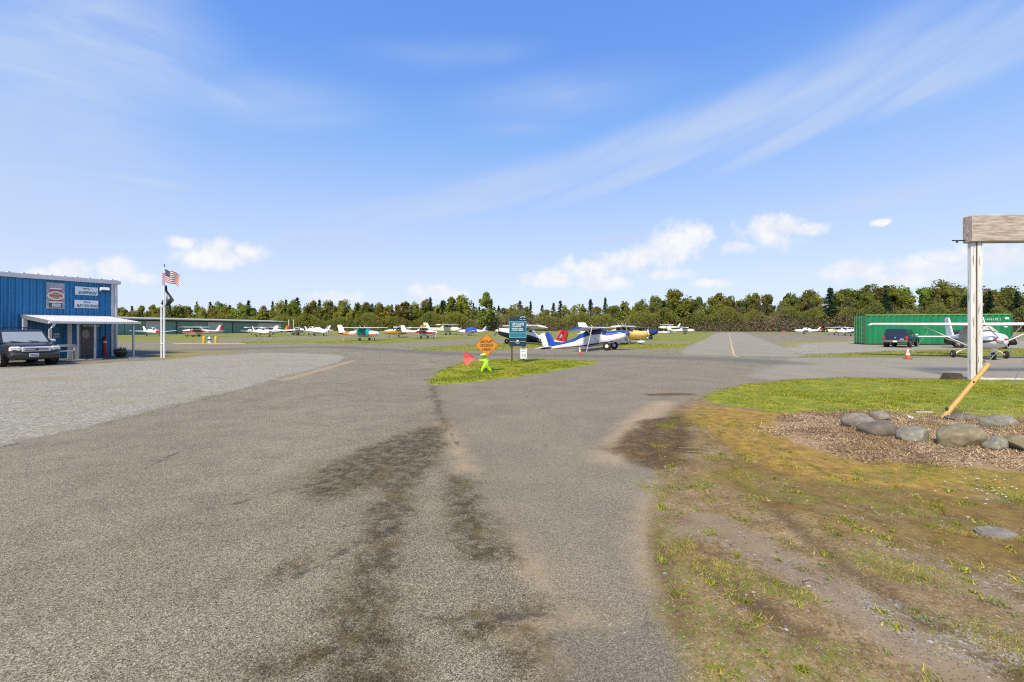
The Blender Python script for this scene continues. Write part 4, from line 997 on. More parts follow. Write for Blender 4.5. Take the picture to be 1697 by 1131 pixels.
MB().box((3.9, .0, ch - 1.95), (1.7, .02, .12)).obj('placard', paint('worn_label', (.35, .42, .32), .8, .4, scale=6), con)

# ------------------------------------------------------------------ hangar row
ha, hb = G(178, 555.6), G(470, 551.2); ha.z = hb.z = 0
hd = (hb - ha); hl = hd.length; hr = math.atan2(hd.y, hd.x)
hg = thing('hangar', 'long low green row hangar with a flat pale roof edge and some white doors', 'hangar', tuple(ha), hr)
HG = paint('hangar_green', (.17, .29, .225), .6, .12, scale=.3, stretch=(1, 1, .2)); HW = paint('hangar_white', (.52, .51, .46), .6, .08, scale=.3); HDK = paint('hangar_dark', (.03, .05, .04), .7)
mb = MB(); mb.box((hl / 2, 6, 2.1), (hl, 11.8, 4.2)); mb.obj('wall', HG, hg)
mb = MB(); mb.prism([(-1.3, 4.36), (6, 5.0), (13, 4.36), (13, 4.6), (6, 5.25), (-1.3, 4.66)], -.8, hl + .8, plane='yz'); mb.obj('roof', paint('hangar_roof', (.38, .37, .32), .6, .1, scale=.2), hg)
def hpos(px):
    k = (px - CX) / F; d = hd.normalized(); return (k * ha.y - ha.x) / (d.x - k * d.y)
edges = [190, 206, 222, 240.5, 265.5, 292, 318, 344, 370, 385, 400, 414, 428, 441, 453, 465]
for a, b in zip(edges[:-1], edges[1:]):
    s0, s1 = hpos(a) + .08, hpos(b) - .08
    wh = a in (240.5, 344, 428, 441, 453)
    mb = MB(); mb.box(((s0 + s1) / 2, -.06, 1.98), (s1 - s0, .1, 3.9))
    for q in range(1, 4): mb.box((s0 + (s1 - s0) * q / 4, -.125, 1.98), (.08, .03, 3.9))
    o = mb.obj('hangar_door', HW if wh else HG, hg)
    if wh: o['label'] = 'white hangar door'
mb = MB()
for px in (292, 385): mb.box((hpos(px), -.1, 2.05), (.5, .14, 4.1))
mb.box((hl / 2, -.3, 4.22), (hl, .5, .26)); mb.obj('door_track', HDK, hg)

# ------------------------------------------------------------------ flagpole with two flags
FP = G(272.3, 593.3); px_m = F / FP.y
fp = thing('flagpole', 'white tilting flagpole with a twin lower support by the gravel lot', 'flagpole', tuple(FP))
ztop = (CY - 443) / px_m + H
mb = MB(); mb.tube([(0, 0, 0), (0, 0, ztop * .55), (0, 0, ztop)], [.06, .05, .028], 10); mb.obj('pole', WHITE, fp)
mb = MB(); mb.tube([(-.2, .02, 0), (-.2, .02, (CY - 506) / px_m + H)], .05, 10); mb.obj('support', WHITE, fp)
mb = MB()
for zz in ((CY - 508) / px_m + H, .9): mb.box((-.1, .01, zz), (.26, .14, .06), bev=.01)
mb.obj('bracket', WHITE, fp)
mb = MB(); mb.tube([(0, 0, ztop), (.01, 0, ztop + .12)], .02, 6); mb.sphere((0, 0, ztop + .14), .04); mb.obj('finial', BLACK, fp)
def flag_mesh(name, mats, w, h, nx, nz, fn, mi):
    vs = []; fs = []; ms = []
    for i in range(nx + 1):
        for j in range(nz + 1): vs.append(fn(i / nx, j / nz))
    for i in range(nx):
        for j in range(nz):
            q = i * (nz + 1) + j; fs.append((q, q + nz + 1, q + nz + 2, q + 1)); ms.append(mi(i / nx, j / nz))
    mb = MB(); mb.add(vs, fs, ms, True); return mb
FR = paint('flag_red', (.46, .025, .03), .85, .1, transl=.1); FW = paint('flag_white', (.66, .66, .66), .85, .05, transl=.1); FB = paint('flag_blue', (.012, .02, .09), .85, .1, transl=.1)
fz = (CY - 446) / px_m + H; fwid = 24 / px_m; fht = 25 / px_m
def usf(u, v):   # v 0 top .. 1 bottom ; wind to the right, fly end drooping
    return (u * fwid * .92, .10 * math.sin(u * 8 + v * 1.5) * (u + .1), fz - v * fht * .82 - u * fht * .36 - (.1 * u * math.sin(u * 7)) )
def usm(u, v):
    s = int(v * 13 + 1e-6)
    if u < .4 and v < 7 / 13 - .001: return 2
    return 0 if s % 2 == 0 else 1
us = flag_mesh('us', None, 1, 1, 20, 13, usf, usm)
root = thing('national_flag', 'red, white and blue striped flag flying from the top of the pole', 'flag', tuple(FP + Vector((.05, 0, 0))))
fo = us.obj('flag_cloth', [FR, FW, FB], root)
mb = MB()
for i in range(5):
    for j in range(4):
        u, v = .04 + .08 * i, (.6 + 1.6 * j) / 13; p = Vector(usf(u, v))
        for sg in (-1, 1): mb.add([p + Vector((.019 * math.cos(q * R(72) + 1.57), sg * .012, .019 * math.sin(q * R(72) + 1.57))) for q in range(5)], [(0, 1, 2, 3, 4)])
mb.obj('stars', FW, root)
mb = MB(); a = flag_mesh('strip', None, 1, 1, 3, 6, lambda u, v: (-.16 + u * .13, .05 * math.sin(u * 5), fz - .25 - v * .8), lambda u, v: 0 if u < .5 else 1); a.obj('loose_tail', [FR, FW], root)
f2 = (CY - 473) / px_m + H
DKG = paint('flag_dark_green', (.045, .065, .05), .9, .15, transl=.15)
def fl2(u, v):
    wv = .12 + .88 * min(1, max(0, (v - .25) / .5)) if v < .75 else 1.0 - (v - .75) * 2.6
    return (u * .58 * wv, .08 * math.sin(u * 7 + v * 3) + .02, f2 - v * 1.38 + u * .1 * (v - .2))
def fl2m(u, v): return 1 if (.36 < v < .62 and .12 < u < .62 and ((u * 7 + v * 9) % 2) < 1.1) else (2 if v < .3 else 0)
root = thing('dark_flag', 'drooping dark green and black flag with a white emblem, lower on the pole', 'flag', tuple(FP + Vector((.05, 0, 0))))
flag_mesh('f2', None, 1, 1, 12, 18, fl2, fl2m).obj('flag_cloth', [DKG, FW, FB], root)

# ------------------------------------------------------------------ hydrant, bollards, kerb, masts, box, cones, far sign
YEL = paint('bollard_yellow', (.70, .44, .02), .5, .1, dirt=.2)
for px, lb in ((338, 'yellow bollard left of the hydrant'), (358, 'yellow bollard right of the hydrant')):
    p = G(px, 570); hh = 12.5 / F * p.y; r_ = 2.5 / F * p.y * .8
    b = thing('bollard', lb, 'bollard', tuple(p), 0, 'yellow bollards by the hydrant')
    mb = MB(); mb.lathe([(r_, 0), (r_, hh - .06), (r_ * .8, hh - .02), (.001, hh)], n=16); mb.obj('post', YEL, b)
    mb = MB(); mb.lathe([(r_ * 1.5, 0), (r_ * 1.5, .05), (r_, .08)], n=16); mb.obj('footing', GREY, b)
p = G(347, 569); hy = thing('fire_hydrant', 'small white fire hydrant between the two yellow bollards', 'hydrant', tuple(p))
mb = MB(); mb.lathe([(.2, 0), (.2, .06), (.15, .08), (.15, .5), (.19, .52), (.19, .58), (.16, .6), (.14, .7), (.06, .78), (.04, .86), (.001, .86)], n=16); mb.obj('barrel', WHITE, hy)
for d, a in (((0, -1), 'x'), ((-1, 0), 'x'), ((1, 0), 'x')):
    mb = MB(); mb.tube([(d[0] * .12, d[1] * .12, .44), (d[0] * .26, d[1] * .26, .44)], .075, 10); mb.obj('outlet', BLACK, hy)
mb = MB(); a, b = G(288, 570.4), G(408, 570.7); d = (b - a).normalized(); Mk = Matrix.Rotation(math.atan2(d.y, d.x), 3, 'Z')
mb.box((0, 0, .05), ((b - a).length, .22, .12), M=Mk, bev=.02); tag(mb.obj('kerb', paint('kerb_yellow', (.52, .38, .06), .7, .2, dirt=.5, dirtc=(.3, .27, .2)), None, tuple((a + b) / 2)), 'low yellow painted kerb in front of the bollards', 'kerb', kind='structure')
for px, lb in ((478.5, 'thin white mast, left of two, near the orange tail'), (486.5, 'thin white mast, right of two, near the orange tail')):
    p = G(px, 554.5); q = AT(px, 530, p.y); mast = thing('mast', lb, 'mast', tuple(p), 0, 'two thin white masts')
    mb = MB(); mb.tube([(0, 0, 0), (0, 0, q.z)], .09, 8); mb.obj('pole', WHITE, mast); MB().box((0, 0, .1), (.4, .4, .2), bev=.03).obj('base', GREY, mast)
p = G(490, 555.8); eb = thing('equipment_box', 'black equipment box standing in the grass before the small grey airplane', 'box', tuple(p))
MB().box((0, 0, .45), (1.7, .9, .7), bev=.05).obj('body', BLACK, eb); MB().box((0, 0, .85), (1.8, 1.0, .1), bev=.03).obj('lid', GREY, eb)
mb = MB()
for sx_ in (-.7, .7): mb.box((sx_, 0, .06), (.15, .8, .12))
mb.obj('skids', GREY, eb)
CONE = paint('cone_orange', (.75, .10, .03), .5, .1); CB = paint('cone_base', (.05, .05, .05), .8)
def cone(px, py, hpx, label):
    p = G(px, py); h = hpx / F * p.y; c = thing('traffic_cone', label, 'cone', tuple(p), R(20), 'orange traffic cones')
    w = h * .29
    MB().box((0, 0, h * .025), (w * 1.7, w * 1.7, h * .05), bev=.02).obj('base', CB, c)
    mb = MB(); rr = lambda z: w * .62 * (1 - z) + w * .12 * z
    mb.lathe([(rr(0), h * .05), (rr(.3), h * .34)], n=18); mb.lathe([(rr(.55), h * .55), (rr(.62), h * .62)], n=18); mb.lathe([(rr(.82), h * .82), (rr(1), h), (.001, h)], n=18); mb.obj('body', CONE, c)
    mb = MB(); mb.lathe([(rr(.3) , h * .34), (rr(.55), h * .55)], n=18); mb.lathe([(rr(.62), h * .62), (rr(.82), h * .82)], n=18); mb.obj('reflective_band', WHITE, c)
cone(961, 587.5, 13.5, 'orange traffic cone beside the royal blue airplane'); cone(1504.5, 595.5, 20, 'orange traffic cone in front of the green container')
p = G(1298, 553.0); ts = thing('taxiway_sign', 'small red runway hold sign far down by the trees', 'sign', tuple(p))
MB().box((0, 0, .62), (1.5, .2, .6), bev=.03).obj('panel', RED, ts)
text_mb('16-34', .42, .01, M=Matrix.Translation((0, -.12, .55))).obj('lettering', WHITE, ts)
mb = MB(); [mb.box((q, 0, .18), (.08, .08, .36)) for q in (-.5, .5)]; mb.obj('legs', GREY, ts)
a_, b_ = G(972, 583.5), AT(981, 543, G(1012, 580).y - 3.2)
rope('white strap from the royal blue airplane wing to the asphalt', b_, a_, .03)
g1 = G(1507, 592.5); rope('pale green rope from the covered airplane wing down to the orange cone', AT(1538, 549, 28.6), (g1.x, g1.y, .02), .012, paint('green_rope', (.25, .60, .32), .8))
g2 = G(1640, 597.5); rope('grey cable from the right wing of the covered airplane to the ground', AT(1700, 533, 26.6), (g2.x, g2.y, .01), .012, GREY)
g3 = G(568, 566); rope('thin rope from the teal covered airplane wing to the grass', AT(576, 545, g3.y + 1.5), (g3.x, g3.y, .01), .02)

# ------------------------------------------------------------------ signs on the island
SY = G(804, 618).y; q = F / SY
dp = G(806, 618.5); ds = thing('warning_sign', 'orange diamond warning sign reading AIRCRAFT CROSSING AHEAD', 'sign', (dp.x, dp.y + .25, .02), R(2))
zc_ = (CY - 573.3) / q + H; hd_ = 20.3 / q
def diamond(r, rc, y0, y1):
    pts = []
    for k in range(4):
        a = k * math.pi / 2
        for j in (-1, 0, 1):
            b = a + j * R(45); pts.append(((r - rc * 1.41) * math.cos(a) + rc * math.cos(b), (r - rc * 1.41) * math.sin(a) + rc * math.sin(b)))
    return MB().prism(pts, y0, y1, M=Matrix.Translation((0, 0, zc_)))
diamond(hd_, .03, -.004, .004).obj('panel', paint('sign_orange', (.62, .24, .015), .45, .06), ds)
ob = MB()
for k in range(4):
    a, b = k * math.pi / 2, (k + 1) * math.pi / 2; ro, ri = hd_ * .965, hd_ * .925
    P_ = [(r * math.cos(t_), r * math.sin(t_)) for r, t_ in ((ro, a), (ro, b), (ri, b), (ri, a))]
    ob.prism(P_, -.007, -.0045, M=Matrix.Translation((0, 0, zc_)))
ob.obj('border', BLACK, ds)
for tx, zz, w_ in (('AIRCRAFT', .29, .72), ('CROSSING', -0.02, .70), ('AHEAD', -.335, .72)):
    text_mb(tx, .158 * hd_ / .5, .003, w=w_, bold=.012, M=Matrix.Translation((0, -.008, zc_ + zz * hd_ - .01))).obj('lettering', BLACK, ds)
mb = MB(); mb.box((0, .03, zc_ / 2 + .1), (.05, .045, zc_ + .3)); mb.obj('post', STEEL, ds)
mb = MB(); mb.sphere((0, -.01, zc_ + hd_ * .75), .012); mb.sphere((0, -.01, zc_ - hd_ * .55), .012); mb.obj('bolts', STEEL, ds)

# lime plastic flagger figure
FGY = G(804, 618.5).y; fq = F / FGY; fb_ = G(804, 618.5)
fg = thing('warning_figure', 'lime green plastic child shaped warning figure wearing a cap, striding on the grass', 'figure', (fb_.x, fb_.y, .02))
LIME = paint('lime_plastic', (.42, .72, .02), .45, .05)
W_ = lambda px, py, y=0.0: Vector(((px - 804) / fq, y, (618.5 - py) / fq))
def skin_body(name, pts, edges, mat, parent, sub=2):
    me = bpy.data.meshes.new(name); me.from_pydata([tuple(p[0]) for p in pts], edges, [])
    o = bpy.data.objects.new(name, me); COL.objects.link(o)
    sk = o.modifiers.new('skin', 'SKIN'); sub_ = o.modifiers.new('sub', 'SUBSURF'); sub_.levels = sub; sub_.render_levels = sub
    for i, p in enumerate(pts):
        r_ = p[1]; me.skin_vertices[0].data[i].radius = (r_, r_) if not isinstance(r_, tuple) else r_
    me.skin_vertices[0].data[0].use_root = True
    me.materials.append(mat); bpy.context.view_layer.update()
    dg = bpy.context.evaluated_depsgraph_get(); m2 = bpy.data.meshes.new_from_object(o.evaluated_get(dg))
    bpy.data.objects.remove(o); bpy.data.meshes.remove(me)
    for p in m2.polygons: p.use_smooth = True
    m2.materials.clear(); m2.materials.append(mat)
    return link(name, m2, parent)
p_ = lambda px, py, r, y=0.0: (W_(px, py, y), r / fq)
pts = [p_(805, 606.5, 3.6), p_(806.5, 601.5, 3.9), p_(806, 598, 3.4), p_(803.5, 595.6, 1.9), p_(802.2, 592.3, 3.8), p_(801.8, 590.2, 3.5),
       p_(801.5, 598.8, 2.0, -.03), p_(797, 598.4, 1.6, -.05), p_(794, 597.6, 1.3, -.06),
       p_(801.5, 609.5, 3.0, -.02), p_(799.5, 613.5, 2.3, -.02), p_(798.6, 617, 2.0, -.02), p_(797, 617.6, 1.4, -.03),
       p_(808.5, 609.5, 3.0, .02), p_(811.5, 613.3, 2.3, .02), p_(814, 616.6, 1.9, .02), p_(812, 617.7, 1.4, .01),
       p_(808.5, 599, 2.0, .05), p_(809.5, 603, 1.7, .05), p_(806.5, 605.5, 1.4, -.05)]
ed = [(0, 1), (1, 2), (2, 3), (3, 4), (4, 5), (2, 6), (6, 7), (7, 8), (0, 9), (9, 10), (10, 11), (11, 12), (0, 13), (13, 14), (14, 15), (15, 16), (2, 17), (17, 18), (18, 19)]
skin_body('body', pts, ed, LIME, fg)
hc = W_(802, 590.6)
mb = MB(); mb.sphere((0, 0, 0), .105, sc=(1, .95, .75)); mb.lathe([(.10, 0), (.14, -.01), (.135, .012), (.1, .03)], (-.035, -.03, -.005), 16); mb.xf(Matrix.Translation(hc + Vector((0, 0, .035))) ); mb.obj('cap', paint('lime_cap', (.55, .70, .12), .45), fg)
mb = MB()
for e in (-.045, .02): mb.sphere((hc.x - .02 + e, hc.y - .095, hc.z - .012), .016)
mb.obj('eyes', BLACK, fg)
MB().tube([(hc.x - .05, hc.y - .1, hc.z - .055), (hc.x - .015, hc.y - .108, hc.z - .065), (hc.x + .02, hc.y - .098, hc.z - .055)], .007, 5).obj('mouth', BLACK, fg)
mb = MB(); mb.sphere((hc.x - .02, hc.y - .12, hc.z - .035), .018); mb.obj('nose', LIME, fg)
mb = MB(); mb.lathe([(.09, 0), (.09, .05), (.05, .06), (.04, .2), (.04, .3)], tuple(W_(804.5, 618.5)), 14); mb.obj('stand', BLACK, fg)
FLR = paint('flag_coral', (.80, .16, .14), .7, .06, transl=.3)
fgr = thing('warning_flag', 'coral red pennant flag held out by the lime green figure', 'flag', (fb_.x, fb_.y, .02))
out = [(771, 583.5), (789, 594), (775, 606.5), (772, 606), (767, 594)]
P3 = []
for i, (a, b) in enumerate(out): P3.append(W_(a, b, -.06 + (.06 if i in (1,) else -.05 if i in (2, 3) else .02)))
mb = MB(); ctr = (P3[0] + P3[2] + P3[4] + P3[1]) / 4 + Vector((0, .05, 0))
tri = []
for sgn in (0, .006):
    vs = [v + Vector((0, sgn, 0)) for v in P3] + [ctr + Vector((0, sgn, 0))]
    mb.add(vs, [(0, 1, 5), (1, 2, 5), (2, 3, 5), (3, 4, 5), (4, 0, 5)] if not sgn else [(1, 0, 5), (2, 1, 5), (3, 2, 5), (4, 3, 5), (0, 4, 5)])
mb.obj('flag_cloth', FLR, fgr)
mb = MB(); mb.tube([W_(770.5, 582.8, -.045), W_(789.5, 594.6, -.06), W_(796, 598.4, -.065)], .009, 6); mb.obj('stick', paint('flag_stick', (.62, .14, .13), .6), fgr)

# airport board
BY = 24.7; q = F / BY; bp = AT(858, 544, BY)
bs_ = thing('sign_board', 'tall navy and teal airport notice board with a slanted top on brown posts', 'sign', (bp.x, BY, .02))
X_ = lambda px: (px - 858) / q
Z_ = lambda py: (CY - py) / q + H - .02
NV = paint('board_navy', (.008, .03, .075), .4, .06); TL = paint('board_teal', (.012, .08, .145), .4, .06); CY_ = paint('board_cyan_edge', (.10, .42, .50), .45)
MB().prism([(X_(844), Z_(574)), (X_(872), Z_(574)), (X_(872), Z_(523.2)), (X_(866), Z_(523.6)), (X_(857), Z_(526)), (X_(850), Z_(527.2)), (X_(844), Z_(528))], -.03, .03).obj('panel', NV, bs_)
tp = MB().box((X_(858), -.04, (Z_(533) + Z_(560)) / 2), (28.4 / q, .02, 27 / q)).obj('text_panel', TL, bs_)
mb = MB()
for zz in (533.4, 559.6): mb.box((X_(858), -.053, Z_(zz)), (28.4 / q, .006, .035))
for xx in (844.2, 871.8): mb.box((X_(xx), -.053, Z_(546.5)), (.03, .006, 25 / q))
mb.obj('panel_edge', CY_, bs_)
INK = paint('board_white_ink', (.55, .68, .70), .5); rr = random.Random(5); mb = MB()
rowsz = [536.2, 538.9, 541.6, 545.0, 547.6]
for i, zz in enumerate(rowsz):
    x = 848.2; end = (868.5, 868, 863, 866.5, 866.5)[i]
    while x < end:
        w = rr.uniform(.5, .95)
        mb.box((X_(x + w / 2), -.053, Z_(zz) + rr.uniform(-.004, .004)), (w / q, .006, .055 + .02 * rr.random())); x += w + (.35 if rr.random() < .8 else 1.0)
mb.obj('text_lines', INK, tp)
mb = MB()
for zz in (551.2, 553.4, 555.6, 557.4): mb.box((X_(858), -.053, Z_(zz)), (25.5 / q, .006, .022))
mb.obj('rule_lines', CY_, tp)
mb = MB(); mb.tube([(X_(862), -.04, Z_(527.3)), (X_(865), -.04, Z_(525.2)), (X_(868), -.04, Z_(526.2)), (X_(869.5), -.04, Z_(525)), (X_(870), -.04, Z_(527.5))], .022, 6); mb.tube([(X_(861), -.04, Z_(530.4)), (X_(865), -.04, Z_(530.0))], .014, 5); mb.tube([(X_(866.3), -.04, Z_(530.6)), (X_(870.6), -.04, Z_(530.2))], .014, 5); mb.obj('mountain_mark', INK, bs_)
mb = MB(); mb.lathe([(.001, -.042), (.075, -.042), (.075, -.028)], (X_(858), 0, Z_(566)), 20, axis='y'); mb.obj('emblem_disc', paint('emblem_white', (.62, .60, .55), .5, .3, scale=30), bs_)
mb = MB(); mb.tube([(X_(858) + .125 * math.cos(R(180 + k * 15)), -.036, Z_(566) + .125 * math.sin(R(180 + k * 15))) for k in range(13)], .016, 6); mb.box((X_(849.3), -.034, Z_(566)), (9.5 / q, .008, .02)); mb.box((X_(867), -.034, Z_(566)), (9 / q, .008, .02)); mb.obj('emblem_ring', paint('emblem_gold', (.50, .45, .25), .5), bs_)
WOODP = paint('brown_post', (.11, .06, .035), .8, .2)
for px in (848.3, 867.5):
    MB().box((X_(px), .045, Z_(574) / 2 + .1), (.1, .09, Z_(574) + .2)).obj('post', WOODP, bs_)
sp = thing('speed_sign', 'white speed limit 10 sign under the right edge of the notice board', 'sign', (AT(867.6, 544, BY).x, BY - .06, .02))
zz = (CY - 586.2) / q + H - .02; sw_, sh_ = 11.4 / q, 17.6 / q
MB().box((0, 0, zz), (sw_, .012, sh_), bev=.004).obj('panel', WHITE, sp)
for tx, s_, dz in (('SPEED', .1, .235), ('LIMIT', .1, .105), ('10', .27, -.115)):
    text_mb(tx, s_ * sh_ / .58, .002, w=.95, M=Matrix.Translation((0, -.009, zz + dz * sh_ / .58))).obj('lettering', BLACK, sp)
mb = MB()
for a in (-1, 1): mb.box((a * sw_ * .465, -.008, zz), (.008, .003, sh_ * .93)); mb.box((0, -.008, zz + a * sh_ * .475), (sw_ * .93, .003, .008))
mb.obj('border', BLACK, sp)

# ------------------------------------------------------------------ timber gate frame, orange pole, stones
WY = 16.6; q = F / WY
wood = bpy.data.materials.new('weathered_white_timber'); wood.use_nodes = True; t = NT(wood.node_tree)
co_ = t.node('ShaderNodeTexCoord').outputs['Object']
def timber(axis):
    m = bpy.data.materials.new('weathered_timber'); m.use_nodes = True; t = NT(m.node_tree); bs = t.n['Principled BSDF']
    co = t.node('ShaderNodeTexCoord').outputs['Object']
    sc_ = (1, 9, 9) if axis == 'x' else (9, 9, .8)
    g = t.noise(t.vm('MULTIPLY', co, sc_), 1.6, 8, .65); g2 = t.noise(t.vm('MULTIPLY', co, tuple(v * .6 for v in sc_)), 1.1, 6, .6)
    if axis == 'x': col = t.ramp(g, [(.28, (.10, .065, .045)), (.40, (.30, .235, .19)), (.56, (.47, .40, .335)), (.8, (.60, .54, .47))]); col = t.mix(t.mapr(g2, .52, .72, 0, .6), col, (.30, .20, .15))
    else: col = t.mix(t.mapr(g, .56, .64, 0, .85), t.ramp(g2, [(.3, (.58, .58, .54)), (.7, (.72, .72, .69))]), (.17, .11, .06))
    t.set(bs.inputs['Base Color'], col); bs.inputs['Roughness'].default_value = .8
    b = t.node('ShaderNodeBump', {'Height': g, 'Strength': .5, 'Distance': .02}); t.l.new(b.outputs[0], bs.inputs['Normal']); return m
TB, TP = timber('x'), timber('z')
bpy.data.materials.remove(wood)
gp = G(1616.5, 544 + H * F / WY); gate = thing('timber_frame', 'tall weathered white timber gate frame with a heavy cross beam at the right', 'gate', (gp.x, WY, 0), R(-3))
zb_ = (CY - 402.5) / q + H; zt_ = (CY - 358.5) / q + H
MB().box((-.11, .02, zb_ / 2), (.17, .16, zb_), bev=.012).obj('post', TP, gate)
MB().box((.09, -.01, zb_ / 2), (.19, .14, zb_), bev=.012).obj('post', TP, gate)
MB().box((-.015, -.03, zb_ / 2), (.05, .09, zb_ - .01)).obj('post_core', BROWN, gate)
bm = MB().box((3.72, 0, (zb_ + zt_) / 2), (8.0, .42, zt_ - zb_), bev=.03).obj('beam', TB, gate)
mb = MB(); mb.box((7.4, .0, zb_ / 2), (.42, .3, zb_), bev=.015); mb.obj('post', TP, gate)
mb = MB(); mb.box((-.5, .1, zb_ + .1), (.45, .03, .04)); mb.tube([(-.55, .1, zb_ + .1), (-.55, .1, zb_ + .02)], .03, 6); mb.obj('bracket', BLACK, gate)
mb = MB()
for z_ in (.7, 2.0, 3.4): mb.sphere((.16, -.15, z_), .035)
mb.obj('bolts', BROWN, gate)
mb = MB(); mb.box((1.78, -.16, (CY - 474) / q + H), (.55, .04, .06)); mb.obj('crossbar', BLACK, gate)
MB().box((1.6, .0, .04), (2.9, .2, .08), bev=.015).obj('sill_beam', paint('pale_sill', (.5, .48, .43), .85, .2), gate)
p = G(1578, 629.5); wb = MB(); tw, bw = .42, .62
vs = [(-bw / 2, -.2, 0), (bw / 2, -.2, 0), (bw / 2, .2, 0), (-bw / 2, .2, 0), (-tw / 2, -.13, .26), (tw / 2, -.13, .26), (tw / 2, .13, .26), (-tw / 2, .13, .26)]
wb.add(vs, [(3, 2, 1, 0), (4, 5, 6, 7), (0, 1, 5, 4), (1, 2, 6, 5), (2, 3, 7, 6), (3, 0, 4, 7)])
tag(wb.obj('block', paint('dark_mossy_concrete', (.06, .045, .028), .9, .35, scale=5, bump=.5), None, tuple(p + Vector((0, 0, -.02)))), 'dark brown tapered block on the lawn edge left of the white post', 'block')
p = G(1560, 697); py_ = p.y; op = thing('pole', 'orange yellow leaning pole rising from the mulch between the boulders', 'pole', tuple(p))
tp_ = AT(1638, 604.5, py_ + .15) - p
mb = MB(); mb.tube([tuple(tp_ * -.08), tuple(tp_ * .03), tuple(tp_ * .5), tuple(tp_)], [.052, .05, .045, .043], 16); mb.obj('shaft', paint('orange_yellow_paint', (.56, .33, .085), .5, .15, scale=3, dirt=.45, dirtc=(.5, .18, .03)), op)
mb = MB(); d = tp_.normalized(); mb.tube([tuple(tp_ * 1.0), tuple(tp_ + d * .012)], .032, 14); mb.obj('end_hole', paint('pole_end', (.30, .16, .03), .8), op)
mb = MB(); mb.sphere(tuple(tp_ * .16 + Vector((-.06, -.02, .06))), .03); mb.sphere(tuple(tp_ * .66 + Vector((-.02, -.05, .04))), .016); mb.obj('fitting', BLACK, op)
g4 = G(1676, 640.5); gw = MB(); b4 = AT(1720, 555, g4.y + .2) - g4
gw.tube([(0, 0, 0), tuple(b4 * .12)], .016, 6); gw.tube([tuple(b4 * .1), tuple(b4)], .006, 6); gw.tube([tuple(b4 * .18), tuple(b4 * .3)], .014, 8)
tag(gw.obj('guy_wire', paint('dull_wire', (.16, .16, .155), .6, .2), None, tuple(g4)), 'steel guy wire with a turnbuckle anchored in the lawn at the right edge', 'wire')

def stone_mat(name, a, b, c):
    m = bpy.data.materials.new(name); m.use_nodes = True; t = NT(m.node_tree); bs = t.n['Principled BSDF']
    co = t.node('ShaderNodeTexCoord').outputs['Object']
    n1 = t.noise(co, 4.5, 8, .68); n2 = t.noise(co, 16, 6, .7)
    col = t.ramp(n1, [(.3, a), (.52, b), (.72, c)]); col = t.mix(t.mapr(n2, .55, .72, 0, .6), col, tuple(min(1, v * 1.7) for v in b)); col = t.mix(t.mapr(n2, .28, .42, .5, 0), col, tuple(v * .5 for v in a))
    t.set(bs.inputs['Base Color'], col); bs.inputs['Roughness'].default_value = .85
    bb = t.node('ShaderNodeBump', {'Height': t.m('ADD', n1, t.m('MULTIPLY', n2, .4)), 'Strength': .7, 'Distance': .03}); t.l.new(bb.outputs[0], bs.inputs['Normal']); return m
SG = stone_mat('grey_stone', (.14, .12, .098), (.24, .21, .172), (.34, .305, .25)); SB = stone_mat('brown_stone', (.085, .073, .055), (.15, .13, .098), (.24, .21, .15)); SV = stone_mat('greenish_stone', (.115, .11, .085), (.21, .205, .16), (.34, .33, .26)); SO = stone_mat('olive_stone', (.125, .108, .062), (.22, .19, .115), (.34, .30, .20))
def boulder(name, label, cat, x0, x1, yt, yb, mat, seed, depth=.75, sink=.25, sh=1.0, grp='boulders round the mulch bed'):
    """water-worn stone seen between columns x0..x1, top row yt and foot row yb"""
    p = G((x0 + x1) / 2, yb + 5); w = (x1 - x0) / F * p.y * .95; Yd = p.y + w * depth * .42
    gz = ground_z(p.x, p.y); h = max(.08, H - (yt + 2 - CY) / F * Yd - gz)
    r = np.random.default_rng(seed); mb = MB(); n, m = 44, 28; vs = []; fs = []
    hz = h / (2 - sink * 2) 
    cuts = []
    for _ in range(7):
        dv = r.normal(size=3); dv /= np.linalg.norm(dv); cuts.append((dv, r.uniform(.72, .9)))
    ph = r.uniform(0, 6.28, 8); am = r.uniform(.02, .06, 8)
    for i in range(m + 1):
        a = -math.pi / 2 + math.pi * i / m
        for k in range(n):
            t_ = 2 * math.pi * k / n; e = .82
            cx_, sx_ = math.cos(t_), math.sin(t_); ca, sa = math.cos(a), math.sin(a)
            f = lambda v: math.copysign(abs(v) ** e, v)
            X, Yy, Z = f(ca) * f(cx_), f(ca) * f(sx_), f(sa)
            k_ = 1 + am[0] * math.sin(2 * X * 2 + ph[0]) + am[1] * math.sin(3 * Yy + ph[1]) + am[2] * math.sin(3 * Z + 2 * X + ph[2]) + am[3] * math.sin(5 * X - 3 * Yy + ph[3]) * .5 + .012 * math.sin(11 * X + 7 * Z + ph[4])
            for dv, lim in cuts:
                pr_ = X * dv[0] + Yy * dv[1] + Z * dv[2]
                if pr_ > lim: X -= dv[0] * (pr_ - lim) * .85; Yy -= dv[1] * (pr_ - lim) * .85; Z -= dv[2] * (pr_ - lim) * .85
            vs.append((X * w / 2 * k_ * (1 + .12 * sh * Z * math.sin(ph[5])), Yy * w * depth / 2 * k_, Z * hz * k_ + X * hz * .22 * math.sin(ph[6])))
    for i in range(m):
        for k in range(n): fs.append((i * n + k, i * n + (k + 1) % n, (i + 1) * n + (k + 1) % n, (i + 1) * n + k))
    mb.add(vs, fs, 0, True)
    c = p
    o = mb.obj(name, mat, None, (c.x * Yd / c.y, Yd, gz + hz * (1 - 2 * sink)))
    return tag(o, label, cat, grp)
boulder('boulder', 'pale grey boulder at the left end of the rock ring', 'boulder', 1398, 1452, 683.5, 711, SG, 1)
boulder('boulder', 'small grey boulder behind the leftmost one', 'boulder', 1443, 1479, 678, 697, SG, 2)
